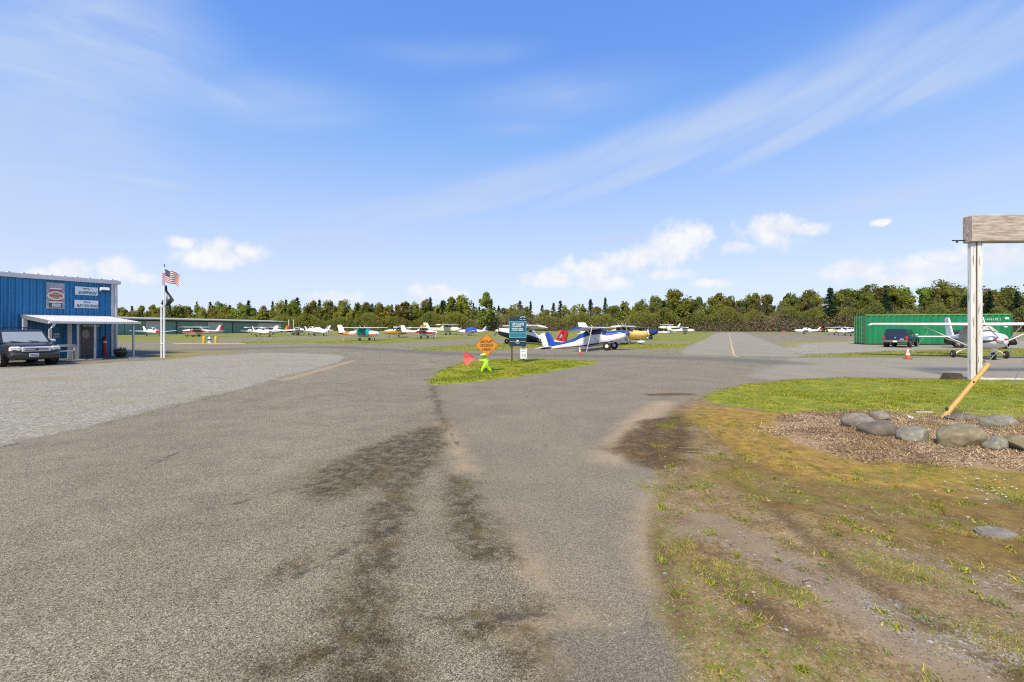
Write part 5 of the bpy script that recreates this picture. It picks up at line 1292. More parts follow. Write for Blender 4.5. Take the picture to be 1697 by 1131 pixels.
boulder('boulder', 'long dark brown boulder in front of the pale grey one', 'boulder', 1425, 1490, 695, 722, SB, 3)
boulder('boulder', 'speckled blue green boulder left of the biggest stone', 'boulder', 1483, 1538, 706, 733, SV, 4)
boulder('boulder', 'biggest olive boulder with a domed top below the orange pole', 'boulder', 1551, 1627, 704, 742, SO, 5)
boulder('boulder', 'small round grey green boulder right of the biggest stone', 'boulder', 1630, 1668, 722, 746, SV, 6)
boulder('boulder', 'olive boulder cut by the right edge of the picture', 'boulder', 1671, 1730, 720, 751, SO, 7)
boulder('boulder', 'half buried brown boulder behind the foot of the orange pole', 'boulder', 1569, 1614, 684, 698, SB, 8, sink=.4)
boulder('boulder', 'flat blue grey boulder at the far right of the rock ring', 'boulder', 1627, 1687, 687.5, 709, SV, 9, depth=.6)
boulder('flat_stone', 'flat grey stone lying alone in the bare ground at right', 'stone', 1629, 1671, 879, 896, SG, 10, depth=.8, sink=.42, grp=None) if False else None
p = G(1650, 888); mb = MB(); rr = random.Random(3)
ring = [(.16 * math.cos(q * R(24)) * rr.uniform(.85, 1.1), .11 * math.sin(q * R(24)) * rr.uniform(.85, 1.1)) for q in range(15)]
mb.prism(ring, -.03, .02, plane='xy'); mb.prism([(a * .88, b * .88) for a, b in ring], .02, .032, plane='xy')
tag(mb.obj('flat_stone', SG, None, (p.x, p.y, ground_z(p.x, p.y))), 'flat grey stone lying alone in the bare ground at right', 'stone')
mb = MB(); p = G(1509, 697); mb.lathe([(.028, 0), (.045, .006), (.045, .018), (.028, .024), (.028, 0)], n=18, M=Matrix.Rotation(R(25), 3, 'X')); tag(mb.obj('pipe_end', WHITE, None, tuple(p + Vector((0, 0, ground_z(p.x, p.y) + .02)))), 'white plastic ring lying on the wood mulch left of the orange pole', 'ring')
p = G(1532, 688.5); mb = MB(); mb.box((0, 0, .015), (.36, .06, .05), bev=.01); tag(mb.obj('board', paint('grey_board', (.42, .39, .33), .8, .2), None, tuple(p + Vector((0, 0, ground_z(p.x, p.y))))), 'short white board lying behind the mulch bed', 'board')
# ------------------------------------------------------------------ vegetation
def quads(C, S, rg, flat=0.0):
    """randomly turned leaf faces at C with size S"""
    n = len(C); a = rg.normal(size=(n, 3)); 
    if flat: a[:, 2] *= flat
    a /= np.linalg.norm(a, axis=1)[:, None]
    b = rg.normal(size=(n, 3)); b -= (b * a).sum(1)[:, None] * a; b /= np.linalg.norm(b, axis=1)[:, None]
    S = np.asarray(S).reshape(-1, 1) * .5
    asp = rg.uniform(.55, 1.0, (n, 1))
    V = np.stack([C - a * S, C + b * S * asp, C + a * S, C - b * S * asp], 1).reshape(-1, 3)
    return V, np.arange(4 * n).reshape(n, 4)
def leafmat(name, c, rnd=1.0): return paint(name, c, .75, .35, scale=.6, rnd=rnd, spec=.05, transl=.48)
L_YG = leafmat('spring_yellow_leaf', (.225, .25, .042)); L_GR = leafmat('mid_green_leaf', (.20, .25, .05)); L_DK = leafmat('conifer_needle', (.045, .085, .042), .7)
L_BR = leafmat('bare_twig', (.13, .105, .075), .6); BARK = paint('bark', (.11, .09, .07), .9, .25, rnd=.5); L_OL = leafmat('olive_leaf', (.22, .225, .06))
def trunk_mesh(name, h, r, limbs, rg):
    mb = MB(); mb.tube([(0, 0, -.3), (.1 * rg.normal(), .1 * rg.normal(), h * .5), (.2 * rg.normal(), .2 * rg.normal(), h)], [r, r * .7, r * .2], 6)
    for (p, q) in limbs: mb.tube([p, q], [r * .35, r * .1], 4, cap=False)
    me = bpy.data.meshes.new(name); me.from_pydata(mb.v, [], mb.f); me.materials.append(BARK); return me
def face_out(V, Q, N):
    g = np.cross(V[Q[:, 1]] - V[Q[:, 0]], V[Q[:, 3]] - V[Q[:, 0]]); b = (g * N[Q[:, 0]]).sum(1) < 0
    Q = Q.copy(); Q[b] = Q[b][:, ::-1]; return Q
def soft(me, V, N):
    N = N / (np.linalg.norm(N, axis=1)[:, None] + 1e-6); me.normals_split_custom_set_from_vertices(N.tolist()); return me
def deciduous(seed, h, w, n, mat, base=.25):
    rg = np.random.default_rng(seed); C = []; S = []; NN = []; limbs = []
    k = 44
    for i in range(k):
        z = h * (base + (1 - base) * rg.random() ** .8); f = (z / h - base) / (1 - base)
        rad = w / 2 * (math.sin(math.pi * min(1, (.16 + f * .80))) ** .6) * rg.uniform(.15, 1.25); a = rg.uniform(0, 6.28)
        c = np.array([rad * math.cos(a), rad * math.sin(a), z]); cr = w * rg.uniform(.08, .22)
        m = int(n / k * rg.uniform(.6, 1.4))
        p = rg.normal(size=(m, 3)); p /= np.linalg.norm(p, axis=1)[:, None]; p *= (rg.random((m, 1)) ** .4) * cr; p[:, 2] *= 1.5
        C.append(c + p); S.append(rg.uniform(.4, .95, m)); NN.append(p / cr * .5 + np.array([c[0] / w * .8, c[1] / w * .8, .5]) + rg.normal(0, .1, (m, 3)))
        limbs.append((Vector((0, 0, max(h * .15, z - rad * .9))), Vector(c)))
    V, Q = quads(np.concatenate(C), np.concatenate(S), rg)
    N = np.repeat(np.concatenate(NN), 4, 0); Q = face_out(V, Q, N)
    return soft(np_mesh('crown', V, Q, mat, smooth=True), V, N), trunk_mesh('trunk', h * .85, .2 + h * .008, limbs[:16], rg)
def conifer(seed, h, w, n, mat):
    rg = np.random.default_rng(seed); C = []; S = []; k = int(h * 1.5)
    for i in range(k):
        f = .14 + .86 * i / k; L = w / 2 * (1 - f) ** .8 * rg.uniform(.75, 1.15) + .25; z0 = h * f
        for b in range(6):
            if rg.random() < .14: continue
            a = rg.uniform(0, 6.28); m = max(3, int(n / k / 6)); u = rg.random(m) ** .7
            p = np.stack([u * L * math.cos(a), u * L * math.sin(a), z0 - u * L * .28 + rg.normal(0, .08, m)], 1); p[:, :2] += rg.normal(0, .16, (m, 2))
            C.append(p); S.append(rg.uniform(.5, .95, m) * (1.15 - .5 * u))
    C.append(np.stack([rg.normal(0, .08, 20), rg.normal(0, .08, 20), h * rg.uniform(.93, 1.03, 20)], 1)); S.append(np.full(20, .35))
    V, Q = quads(np.concatenate(C), np.concatenate(S), rg, .5)
    return np_mesh('crown', V, Q, mat), trunk_mesh('trunk', h * .97, .3, [], rg)
def bare(seed, h, w, n):
    rg = np.random.default_rng(seed); limbs = []; C = []; S = []
    mb = MB()
    for i in range(5):
        a = rg.uniform(0, 6.28); o = rg.uniform(0, w * .3)
        b = Vector((o * math.cos(a), o * math.sin(a), 0)); t = b + Vector((rg.normal() * w * .1, rg.normal() * w * .1, h * rg.uniform(.75, 1)))
        mb.tube([b - Vector((0, 0, .3)), b.lerp(t, .5), t], [.16, .11, .03], 5, cap=False)
        for j in range(14):
            f = rg.uniform(.3, .97); s = b.lerp(t, f); a2 = rg.uniform(0, 6.28); l = w * .3 * (1.15 - f)
            e = s + Vector((l * math.cos(a2), l * math.sin(a2), l * 1.5)); mb.tube([s, e], [.05, .02], 3, cap=False)
            m = int(n / 70); p = rg.normal(0, .5, (m, 3)) + np.array(e); C.append(p); S.append(rg.uniform(.12, .42, m))
    tr = bpy.data.meshes.new('trunk'); tr.from_pydata(mb.v, [], mb.f); tr.materials.append(BARK)
    V, Q = quads(np.concatenate(C), np.concatenate(S), rg, .6)
    return np_mesh('crown', V, Q, L_BR), tr
PRO = {'yellow': [deciduous(10 + i, 14, (7.5, 10.5, 6.5, 9)[i], 4200, L_YG, .04) for i in range(4)], 'green': [deciduous(20 + i, 19, (8, 10, 7, 11)[i], 4600, L_GR, .16) for i in range(4)], 'olive': [deciduous(50 + i, 17, (7, 6, 9)[i], 3600, L_OL, .16) for i in range(3)],
       'conifer': [conifer(30 + i, 20, 8 + i % 3 * 1.3, 2800, L_DK) for i in range(4)], 'bare': [bare(40 + i, 15, 7, 900) for i in range(4)]}
HT = {'yellow': 14, 'green': 19, 'olive': 17, 'conifer': 20, 'bare': 15}
BASEP = [(-700, 547.9), (200, 548.2), (470, 548.5), (800, 549.0), (1000, 549.4), (1200, 549.9), (1450, 550.4), (1700, 550.6), (2400, 550.6)]
def base_py(px): return float(np.interp(px, [b[0] for b in BASEP], [b[1] for b in BASEP]))
TOPP = [(-700, 503), (200, 507), (300, 505), (400, 505), (480, 503), (560, 503), (640, 503), (700, 501), (770, 497), (840, 500), (900, 499), (960, 500), (1030, 501), (1080, 493), (1120, 488), (1200, 490), (1260, 484), (1340, 488), (1420, 478), (1500, 477), (1580, 481), (1700, 486), (2400, 480)]
def top_h(px, Y): return (CY - np.interp(px, [b[0] for b in TOPP], [b[1] for b in TOPP])) * Y / F + H
LBL = {'yellow': ('spring_tree', 'rounded yellow green spring tree in the low front of the far wood', 'yellow green spring trees along the far wood'),
       'green': ('broadleaf_tree', 'mid green broadleaf tree standing in the far wood', 'mid green broadleaf trees of the far wood'),
       'olive': ('broadleaf_tree', 'olive green half leafed tree with a tall bare stem in the far wood', 'olive half leafed trees of the far wood'),
       'conifer': ('conifer_tree', 'dark pointed conifer rising in the far wood', 'dark conifers of the far wood'),
       'bare': ('bare_tree', 'leafless grey brown tree at the edge of the far wood', 'leafless trees of the far wood')}
made = {}
def tree(kind, px, dback, hgt, wmul=1.0, label=None):
    Y0 = F * H / (base_py(px) - CY); Y = Y0 + dback; x = (px - CX) / F * Y
    i = random.randrange(len(PRO[kind])); cr, tr = PRO[kind][i]
    nm, lb, gr = LBL[kind]; s = hgt / HT[kind]
    key = (kind, i)
    if key not in made:
        r = thing(nm, lb, 'tree'); link('trunk', tr, r); link('crown', cr, r); made[key] = r
    else: r = copy_tree(made[key])
    r.location = (x, Y, -.1); r.rotation_euler = (0, 0, random.uniform(0, 6.28)); k = s * wmul; r.scale = (k, k, s)
    r['label'] = lb; r['group'] = gr
    if label: r['label'] = label
    return r
rt = random.Random(21)
def frange(a, b, st):
    x = a
    while x < b: yield x + rt.uniform(-.4, .4) * st; x += st
for px in frange(-130, 780, 20): tree('yellow', px, rt.uniform(0, 14), rt.uniform(.66, .9) * top_h(px, 345), rt.uniform(.8, 1.3))
for px in frange(-130, 780, 24): tree(rt.choice(['green', 'olive', 'yellow']), px, rt.uniform(14, 30), rt.uniform(.82, 1.0) * top_h(px, 350), rt.uniform(.8, 1.1))
for px in frange(-100, 560, 30): tree('conifer', px, rt.uniform(22, 44), rt.uniform(1.0, 1.27) * top_h(px, 355), rt.uniform(.8, 1.2))
for px in frange(560, 1010, 17): tree('conifer', px, rt.uniform(12, 40), rt.uniform(.85, 1.12) * top_h(px, 300), rt.uniform(.75, 1.2))
for px in frange(780, 1180, 24): tree('yellow', px, rt.uniform(3, 14), rt.uniform(.45, .7) * top_h(px, 275), rt.uniform(.8, 1.2))
for px in frange(780, 1830, 30): tree('bare', px, rt.uniform(0, 5), rt.uniform(.5, .82) * top_h(px, 250), rt.uniform(.8, 1.2))
for px in frange(780, 1830, 25): tree(rt.choice(['green', 'olive', 'green', 'olive']), px, rt.uniform(5, 16), rt.uniform(.78, .96) * top_h(px, 245), rt.uniform(.85, 1.15))
for px in frange(1010, 1830, 29): tree(rt.choice(['green', 'green', 'olive', 'yellow']), px, rt.uniform(16, 30), rt.uniform(.9, 1.06) * top_h(px, 255), rt.uniform(.85, 1.2))
for px, tp in ((1376, 478), (1468, 482), (1100, 494), (1640, 486), (1685, 486), (1600, 492)): tree('conifer', px, rt.uniform(-4, 2), (CY - tp) * 235 / F + H, rt.uniform(1.05, 1.35))
tree('green', 805, -10, (CY - 486.5) * 268 / F + H, 1.1, 'tall rounded tree standing out above the wood behind the diamond sign')
tree('green', 1118, 2, (CY - 484) * 250 / F + H, 1.2, 'broad bushy crown highest of the wood just left of the taxiway')
tree('conifer', 713, 6, (CY - 491.5) * 300 / F + H, .8, 'slim spiky conifer topping the wood left of the diamond sign')

# mass of thicket and far stems behind and between the trees
rg = np.random.default_rng(5)
def thicket(name, n, lo, hi, d0, d1, sz, mat, kind, pxr=(-260, 1960)):
    px = rg.uniform(pxr[0], pxr[1], n); b = np.interp(px, [q[0] for q in BASEP], [q[1] for q in BASEP]); Y = F * H / (b - CY) + rg.uniform(d0, d1, n)
    hh = (CY - np.interp(px, [q[0] for q in TOPP], [q[1] for q in TOPP])) * Y / F + H
    z = rg.uniform(lo, hi, n) * hh * (.75 + .25 * np.sin(px * .09) * np.sin(px * .037 + 1))
    C = np.stack([(px - CX) / F * Y, Y, np.maximum(z, .1)], 1)
    V, Q = quads(C, rg.uniform(sz[0], sz[1], n), rg)
    return V, Q
V1, Q1 = thicket('a', 110000, 0, .72, -5, 8, (.35, .85), None, 0, (700, 1960)); V2, Q2 = thicket('b', 90000, .0, .93, 9, 34, (.6, 1.4), None, 0); V3, Q3 = thicket('c', 90000, 0, .68, -6, 8, (.35, .85), None, 0, (-260, 760))
# thin upright stems
n = 1100; px = np.where(rg.random(n) < .8, rg.uniform(740, 1960, n), rg.uniform(-200, 740, n)); b = np.interp(px, [q[0] for q in BASEP], [q[1] for q in BASEP]); Y = F * H / (b - CY) + rg.uniform(-2, 12, n); X = (px - CX) / F * Y
hh = ((CY - np.interp(px, [q[0] for q in TOPP], [q[1] for q in TOPP])) * Y / F + H) * rg.uniform(.3, .72, n); wd = rg.uniform(.04, .10, n); ln = rg.normal(0, .5, n)
Vs = np.stack([np.stack([X - wd, Y, X * 0], 1), np.stack([X + wd, Y, X * 0], 1), np.stack([X + ln + wd * .3, Y, hh], 1), np.stack([X + ln - wd * .3, Y, hh], 1)], 1).reshape(-1, 3)
Qs = np.arange(4 * n).reshape(n, 4)
allV = np.concatenate([V1, V2, V3, Vs]); o1 = len(V1); o2 = o1 + len(V2); o3 = o2 + len(V3)
allQ = np.concatenate([Q1, Q2 + o1, Q3 + o2, Qs + o3])
def tint(V, Q, brown):
    c = V[Q[:, 0]]; pn = vnoise(c[:, 0] + 900, c[:, 2] * .6 + c[:, 1] * .3 + 300, .11, 31) + rg.normal(0, .12, len(c)); zf = c[:, 2] / 20 + rg.normal(0, .07, len(c))
    m = np.where(pn > .62, 1, np.where(pn > .42, 3, np.where(pn > .3, 5, 2)))
    return np.where((zf < brown * (.6 + vnoise(c[:, 0] + 900, c[:, 0] * 0, .06, 12) * .9)) & (rg.random(len(c)) < .85), 0, m)
mi = np.concatenate([tint(V1, Q1, .30), tint(V2, Q2, .16), tint(V3, Q3, .06), np.full(len(Qs), 4)])
def soft_wood(V, Q, mats, mi):
    n = len(V) // 4; N = np.repeat(rg.normal(0, .15, (n, 3)) + np.array([0, -.7, .5]), 4, 0)
    return soft(np_mesh('far_wood', V, face_out(V, Q, N), mats, mi, smooth=True), V, N)
TK = paint('thicket_twig', (.165, .135, .085), .9, .35, scale=.25, transl=.25); TKB = paint('stem_bark', (.15, .13, .10), .9, .3, scale=.3)
wd_ = link('far_wood', soft_wood(allV, allQ, [TK, leafmat('thicket_green', (.215, .24, .048), 0), leafmat('thicket_dark', (.145, .18, .048), 0), leafmat('thicket_olive', (.20, .20, .055), 0), TKB, leafmat('thicket_mid', (.19, .22, .048), 0)], mi)); wd_['kind'] = 'stuff'; wd_['label'] = 'tangled thicket and bare stems filling the far wood'

# ---- grass blades
def blades(X, Y, hgt, wid, rg, lean=.6, z=None):
    n = len(X); a = rg.uniform(0, 6.28, n); la = rg.uniform(0, 6.28, n); ll = rg.uniform(.1, lean, n) * hgt
    if z is None: z = np.zeros(n)
    dx, dy = np.cos(a) * wid / 2, np.sin(a) * wid / 2
    V = np.stack([np.stack([X - dx, Y - dy, z], 1), np.stack([X + dx, Y + dy, z], 1), np.stack([X + np.cos(la) * ll, Y + np.sin(la) * ll, z + hgt], 1)], 1).reshape(-1, 3)
    return V, np.arange(3 * n).reshape(n, 3)
def sd_grid(name, X, Y):
    i = np.clip(np.searchsorted(-Yr, -Y), 1, nr - 1); j = np.clip(np.searchsorted(Kc, X / Y), 1, nc - 1)
    return A[name][i, j]
def gz_grid(X, Y):
    i = np.clip(np.searchsorted(-Yr, -Y), 1, nr - 1); j = np.clip(np.searchsorted(Kc, X / Y), 1, nc - 1)
    return GZ[i, j]
GB = [paint('grass_blade', (.13, .19, .014), .7, .3, scale=1.5, spec=.2, transl=.2), paint('grass_blade_light', (.26, .31, .022), .7, .3, scale=1.5, spec=.2, transl=.2), paint('grass_blade_dry', (.42, .34, .06), .8, .3, scale=1.5, spec=.1)]
def grass(name, label, n, xr, yr, attr, hr, wr, p, edge=0.0, clump=.8, dens=3.2):
    X = rg.uniform(*xr, n); Y = rg.uniform(*yr, n)
    keep = (sd_grid(attr, X, Y) + (vnoise(X, Y, 2.3, 9) - .5) * .6 * clump > edge) & (np.abs(X / Y) < 1.7)
    pn = vnoise(X, Y, 1.1, 4) * .6 + vnoise(X, Y, 4.1, 5) * .4
    keep &= rg.random(n) < np.clip((pn - .33) * dens, .06, 1)
    X, Y, pn = X[keep], Y[keep], pn[keep]
    V, Q = blades(X, Y, rg.uniform(*hr, len(X)) * (.6 + pn * .8), rg.uniform(*wr, len(X)), rg, .9, gz_grid(X, Y) - .005)
    pd = vnoise(X, Y, .8, 77) * .65 + vnoise(X, Y, 3.1, 78) * .35; r = np.where((pd > .61) & (rg.random(len(X)) < .5), .999, rg.random(len(X))); mi = np.where(r < p[0] + (pn - .5) * .5, 0, np.where(r < p[0] + p[1], 1, 2))
    o = link(name, np_mesh(name, V, Q, GB, mi)); o['kind'] = 'stuff'; o['label'] = label; return o
grass('lawn_grass', 'short spring grass of the lawn behind the boulders', 330000, (5, 32), (8.6, 17.6), 'lawn', (.015, .045), (.008, .02), (.32, .42), .1, .8, 2.6)
grass('island_grass', 'short bright grass of the traffic island', 150000, (-5, 7), (14.5, 28.5), 'isl', (.025, .07), (.012, .03), (.3, .56), .0, .7)
grass('verge_grass', 'rough grass between the taxiways', 220000, (-40, 75), (30, 62), 'verge', (.04, .13), (.015, .045), (.3, .42), .2)
grass('weed_grass', 'ragged grass tufts in the bare ground', 520000, (.6, 9), (1.9, 9), 'weed', (.008, .026), (.003, .008), (.3, .5), .0, .7)
# loose weed clumps
xs_, ys_ = [], []
for i in range(650):
    x = rg.uniform(.8, 11); y = rg.uniform(2.0, 9.5)
    if sd_grid('dirt', np.array([x]), np.array([y]))[0] < .06 or sd_grid('bed', np.array([x]), np.array([y]))[0] > -.3: continue
    if x / y > 1.6: continue
    m = int(rg.integers(10, 60)); s = rg.uniform(.012, .06); xs_.append(x + rg.normal(0, s, m)); ys_.append(y + rg.normal(0, s, m))
X = np.concatenate(xs_); Y = np.concatenate(ys_)
V, Q = blades(X, Y, rg.uniform(.01, .035, len(X)), rg.uniform(.006, .014, len(X)), rg, 1.8, gz_grid(X, Y))
o = link('weeds', np_mesh('weeds', V, Q, GB, rg.choice([0, 0, 1, 1, 2], len(X)))); o['kind'] = 'stuff'; o['label'] = 'small weeds scattered over bare earth'
# moss tufts on the earth round the bed
# ---- pebbles on earth, gravel on lot edge
def stones(name, label, X, Y, S, mats, mi):
    n = len(X); z = gz_grid(X, Y)
    oct_ = np.array([(1, 0, 0), (0, 1, 0), (-1, 0, 0), (0, -1, 0), (0, 0, 1), (.7, .7, .45), (-.7, .7, .5), (-.7, -.7, .4), (.7, -.7, .5)], float)
    J = 1 + rg.normal(0, .18, (n, 9, 1)); a = rg.uniform(0, 6.28, n); c, s = np.cos(a), np.sin(a)
    P = oct_[None] * J * np.stack([np.ones(n), rg.uniform(.6, 1, n), rg.uniform(.4, .7, n)], 1)[:, None, :] * (S[:, None, None] / 2)
    P = np.stack([P[..., 0] * c[:, None] - P[..., 1] * s[:, None], P[..., 0] * s[:, None] + P[..., 1] * c[:, None], P[..., 2]], -1)
    P += np.stack([X, Y, z], 1)[:, None, :]
    T = np.array([(0, 5, 4), (5, 1, 4), (1, 6, 4), (6, 2, 4), (2, 7, 4), (7, 3, 4), (3, 8, 4), (8, 0, 4)])
    Q = (T[None] + (np.arange(n) * 9)[:, None, None]).reshape(-1, 3)
    o = link(name, np_mesh(name, P.reshape(-1, 3), Q, mats, np.repeat(mi, 8))); o['kind'] = 'stuff'; o['label'] = label; return o
PB = [paint('pebble_grey', (.22, .205, .175), .85, .3, scale=3), paint('pebble_pale', (.36, .335, .285), .85, .2, scale=3), paint('pebble_brown', (.20, .15, .10), .9, .3, scale=3)]
n = 110000; X = rg.uniform(.7, 10, n); Y = 2.0 + rg.random(n) ** 1.4 * 7; k = (sd_grid('dirt', X, Y) > .0) & (X / Y < 1.65) & (vnoise(X, Y, 1.2, 3) + rg.normal(0, .1, n) > .34) & (sd_grid('bed', X, Y) < 0); X, Y = X[k], Y[k]
stones('soil_clods', 'small crumbs of brown soil on the bare ground', X, Y, rg.uniform(.004, .014, len(X)), [paint('clod_dark', (.12, .082, .045), .95, .3, scale=3), paint('clod_light', (.27, .205, .125), .95, .3, scale=3), paint('clod_grey', (.33, .29, .22), .95, .3, scale=3)], rg.choice([0, 0, 1, 1, 2], len(X)))
n = 16000; X = rg.uniform(.7, 12, n); Y = 2.0 + rg.random(n) ** 1.3 * 8; sdn = sd_grid('stones', X, Y); k = (sd_grid('dirt', X, Y) > -.03) & (X / Y < 1.65) & (rg.random(n) < np.where(sdn > 0, .6, .10)) & (sd_grid('bed', X, Y) < 0)
X, Y = X[k], Y[k]; stones('pebbles', 'pale pebbles strewn over the bare ground', X, Y, rg.uniform(.006, .026, len(X)) * rg.choice([1, 1, 1, 1.7], len(X)), PB, rg.choice([0, 0, 1, 2], len(X)))
n = 60000; X = rg.uniform(.2, 7, n); Y = 2.2 + rg.random(n) * 9; d_ = sd_grid('dirt', X, Y); k = (d_ < .02) & (rg.random(n) < np.exp(d_ / .22) * .35); X, Y = X[k], Y[k]
stones('loose_grit', 'loose grit washed onto the asphalt edge', X, Y, rg.uniform(.004, .014, len(X)), PB, rg.choice([0, 0, 1, 2], len(X)))
# tufts of grass and weeds growing up between the boulders
xs_, ys_ = [], []
for i in range(150):
    px = rg.uniform(1400, 1700); p = G(px, rg.choice([rg.uniform(712, 720), rg.uniform(730, 752), rg.uniform(692, 700)])); m = int(rg.integers(8, 26)); xs_.append(p.x + rg.normal(0, .04, m)); ys_.append(p.y + rg.normal(0, .04, m))
X = np.concatenate(xs_); Y = np.concatenate(ys_); V, Q = blades(X, Y, rg.uniform(.03, .11, len(X)), rg.uniform(.004, .01, len(X)), rg, 1.2, gz_grid(X, Y))
o = link('dead_grass', np_mesh('dead_grass', V, Q, [GB[2], paint('dead_straw', (.36, .26, .14), .9, .25), GB[0]], rg.choice([0, 1, 1, 1, 2], len(X)))); o['kind'] = 'stuff'; o['label'] = 'dead grass tufts between the boulders'
# ---- wood chips of the bed
n = 130000; X = rg.uniform(3.5, 16, n); Y = rg.uniform(5.9, 10.6, n); k = (sd_grid('bed', X, Y) + (vnoise(X, Y, 3, 8) - .5) * .9 + rg.normal(0, .18, n) > .0) & (X / Y < 1.6); X, Y = X[k], Y[k]; n = len(X)
a = rg.uniform(0, 6.28, n); Ln = rg.uniform(.012, .045, n) * rg.choice([1, 1, 1, 1, 1, 3.2], n); Wd = rg.uniform(.002, .007, n); ti = rg.normal(0, .35, n); z = gz_grid(X, Y) + rg.uniform(.0, .025, n)
ux, uy = np.cos(a), np.sin(a); dz = np.sin(ti) * Ln / 2
P = np.stack([np.stack([X - ux * Ln / 2 - uy * Wd, Y - uy * Ln / 2 + ux * Wd, z - dz], 1), np.stack([X - ux * Ln / 2 + uy * Wd, Y - uy * Ln / 2 - ux * Wd, z - dz], 1), np.stack([X + ux * Ln / 2 + uy * Wd * .6, Y + uy * Ln / 2 - ux * Wd * .6, z + dz + .006], 1), np.stack([X + ux * Ln / 2 - uy * Wd * .6, Y + uy * Ln / 2 + ux * Wd * .6, z + dz + .006], 1)], 1).reshape(-1, 3)
CH = [paint('chip_tan', (.54, .40, .21), .9, .25, scale=2), paint('chip_brown', (.27, .17, .08), .9, .3, scale=2), paint('chip_grey', (.58, .49, .33), .9, .2, scale=2), paint('chip_dark', (.13, .078, .04), .9, .3, scale=2)]
o = link('wood_chips', np_mesh('wood_chips', P, np.arange(4 * n).reshape(n, 4), CH, np.where(vnoise(X, Y, 1.6, 55) + (Y < 8) * .12 > .58, rg.choice([1, 1, 3, 3, 0], n), rg.choice([0, 0, 1, 1, 2, 2, 3], n)))); o['kind'] = 'stuff'; o['label'] = 'brown wood chip mulch round the boulders'
# dry stalks and twigs of last year's plants
mb = MB(); rr = random.Random(8)
for i in range(130):
    px = rr.choice([rr.uniform(1450, 1697), rr.uniform(1480, 1700)]); py = rr.uniform(686, 716); p = G(px, py); p.z = ground_z(p.x, p.y)
    h = rr.uniform(.08, .42) * (1 if rr.random() < .35 else .5); l = Vector((rr.uniform(-.6, .6) * h, rr.uniform(-.4, .4) * h, h))
    mb.tube([p, p + l * .5 + Vector((rr.uniform(-.02, .02), 0, .02)), p + l], [.004, .0035, .0015], 4, cap=False)
    if rr.random() < .4: q = p + l * .6; mb.tube([q, q + Vector((rr.uniform(-.12, .12), rr.uniform(-.05, .05), rr.uniform(.03, .12)))], [.003, .001], 3, cap=False)
o = mb.obj('dry_stalks', paint('dry_straw', (.42, .33, .20), .9, .2)); o['kind'] = 'stuff'; o['label'] = 'dry pale plant stalks standing among the boulders'
# daisies in the moss at right
mb = MB()
for i in range(26):
    px, py = rr.gauss(1640, 35), rr.gauss(818, 16); p = G(px, py); z = ground_z(p.x, p.y)
    mb.add([(p.x + .012 * math.cos(q), p.y + .012 * math.sin(q), z + .035) for q in (0, 1.05, 2.1, 3.14, 4.2, 5.2)], [(0, 1, 2, 3, 4, 5)])
o = mb.obj('daisies', WHITE); o['kind'] = 'stuff'; o['label'] = 'tiny white daisies dotted through moss'
# rosettes of broad leaved weeds in the bare earth
vs, fs = [], []
for i in range(90):
    x = rg.uniform(.8, 8); y = rg.uniform(2.2, 8)
    if sd_grid('dirt', np.array([x]), np.array([y]))[0] < .1 or sd_grid('bed', np.array([x]), np.array([y]))[0] > -.3 or x / y > 1.5: continue
    z = ground_z(x, y)
    for k in range(int(rg.integers(5, 10))):
        a = rg.uniform(0, 6.28); l = rg.uniform(.018, .045); w = l * .16; c, s = math.cos(a), math.sin(a); o = len(vs)
        vs += [(x, y, z), (x + c * l * .5 - s * w, y + s * l * .5 + c * w, z + l * .35), (x + c * l, y + s * l, z + l * .15), (x + c * l * .5 + s * w, y + s * l * .5 - c * w, z + l * .35)]; fs.append((o, o + 1, o + 2, o + 3))
o = link('weed_rosettes', np_mesh('weed_rosettes', np.array(vs), np.array(fs), paint('weed_leaf', (.20, .26, .045), .6, .3, scale=3, transl=.2))); o['kind'] = 'stuff'; o['label'] = 'broad leaved weed rosettes in the bare earth'
# fallen twigs on the mud
mb = MB()
for px, py, l in ((1125, 745, .7), (1140, 752, .35), (1150, 690, .4), (1330, 970, .15)):
    p = G(px, py); p.z = ground_z(p.x, p.y) + .012; d = Vector((math.cos(-.6), math.sin(-.6) * .6, 0)) * l
    mb.tube([p, p + d * .5 + Vector((0, .03, .02)), p + d], [.006, .005, .002], 5)
o = mb.obj('twigs', paint('pale_twig', (.24, .20, .15), .9, .2)); o['kind'] = 'stuff'; o['label'] = 'pale fallen twigs lying on the mud'
# ------------------------------------------------------------------ camera, sun, sky
cam = bpy.data.cameras.new('camera'); co = bpy.data.objects.new('camera', cam); COL.objects.link(co)
co.location = (0, 0, H); co.rotation_euler = (R(90), 0, 0)
cam.sensor_width = 36; cam.lens = 36 * F / 1697; cam.shift_y = -(565.5 - CY) / 1697
cam.clip_start = .05; cam.clip_end = 20000
sc.camera = co
SUN_EL, SUN_AZ = 48, 205      # behind the camera, a little to the left
sl = bpy.data.lights.new('sun', 'SUN'); sl.energy = 2.7; sl.angle = R(13); sl.color = (1, .875, .67)
so = bpy.data.objects.new('sun', sl); COL.objects.link(so)
sd = Vector((math.sin(R(SUN_AZ)) * math.cos(R(SUN_EL)), math.cos(R(SUN_AZ)) * math.cos(R(SUN_EL)), math.sin(R(SUN_EL))))
so.rotation_euler = sd.to_track_quat('Z', 'Y').to_euler()
w = bpy.data.worlds.new('World'); sc.world = w; w.use_nodes = True
t = NT(w.node_tree); bg = t.n['Background']
sky = t.node('ShaderNodeTexSky'); sky.sky_type = 'NISHITA'; sky.sun_disc = False
sky.sun_elevation = R(SUN_EL); sky.sun_rotation = R(SUN_AZ); sky.air_density = 1.0; sky.dust_density = .6; sky.ozone_density = 2.0
D = t.node('ShaderNodeTexCoord').outputs['Generated']
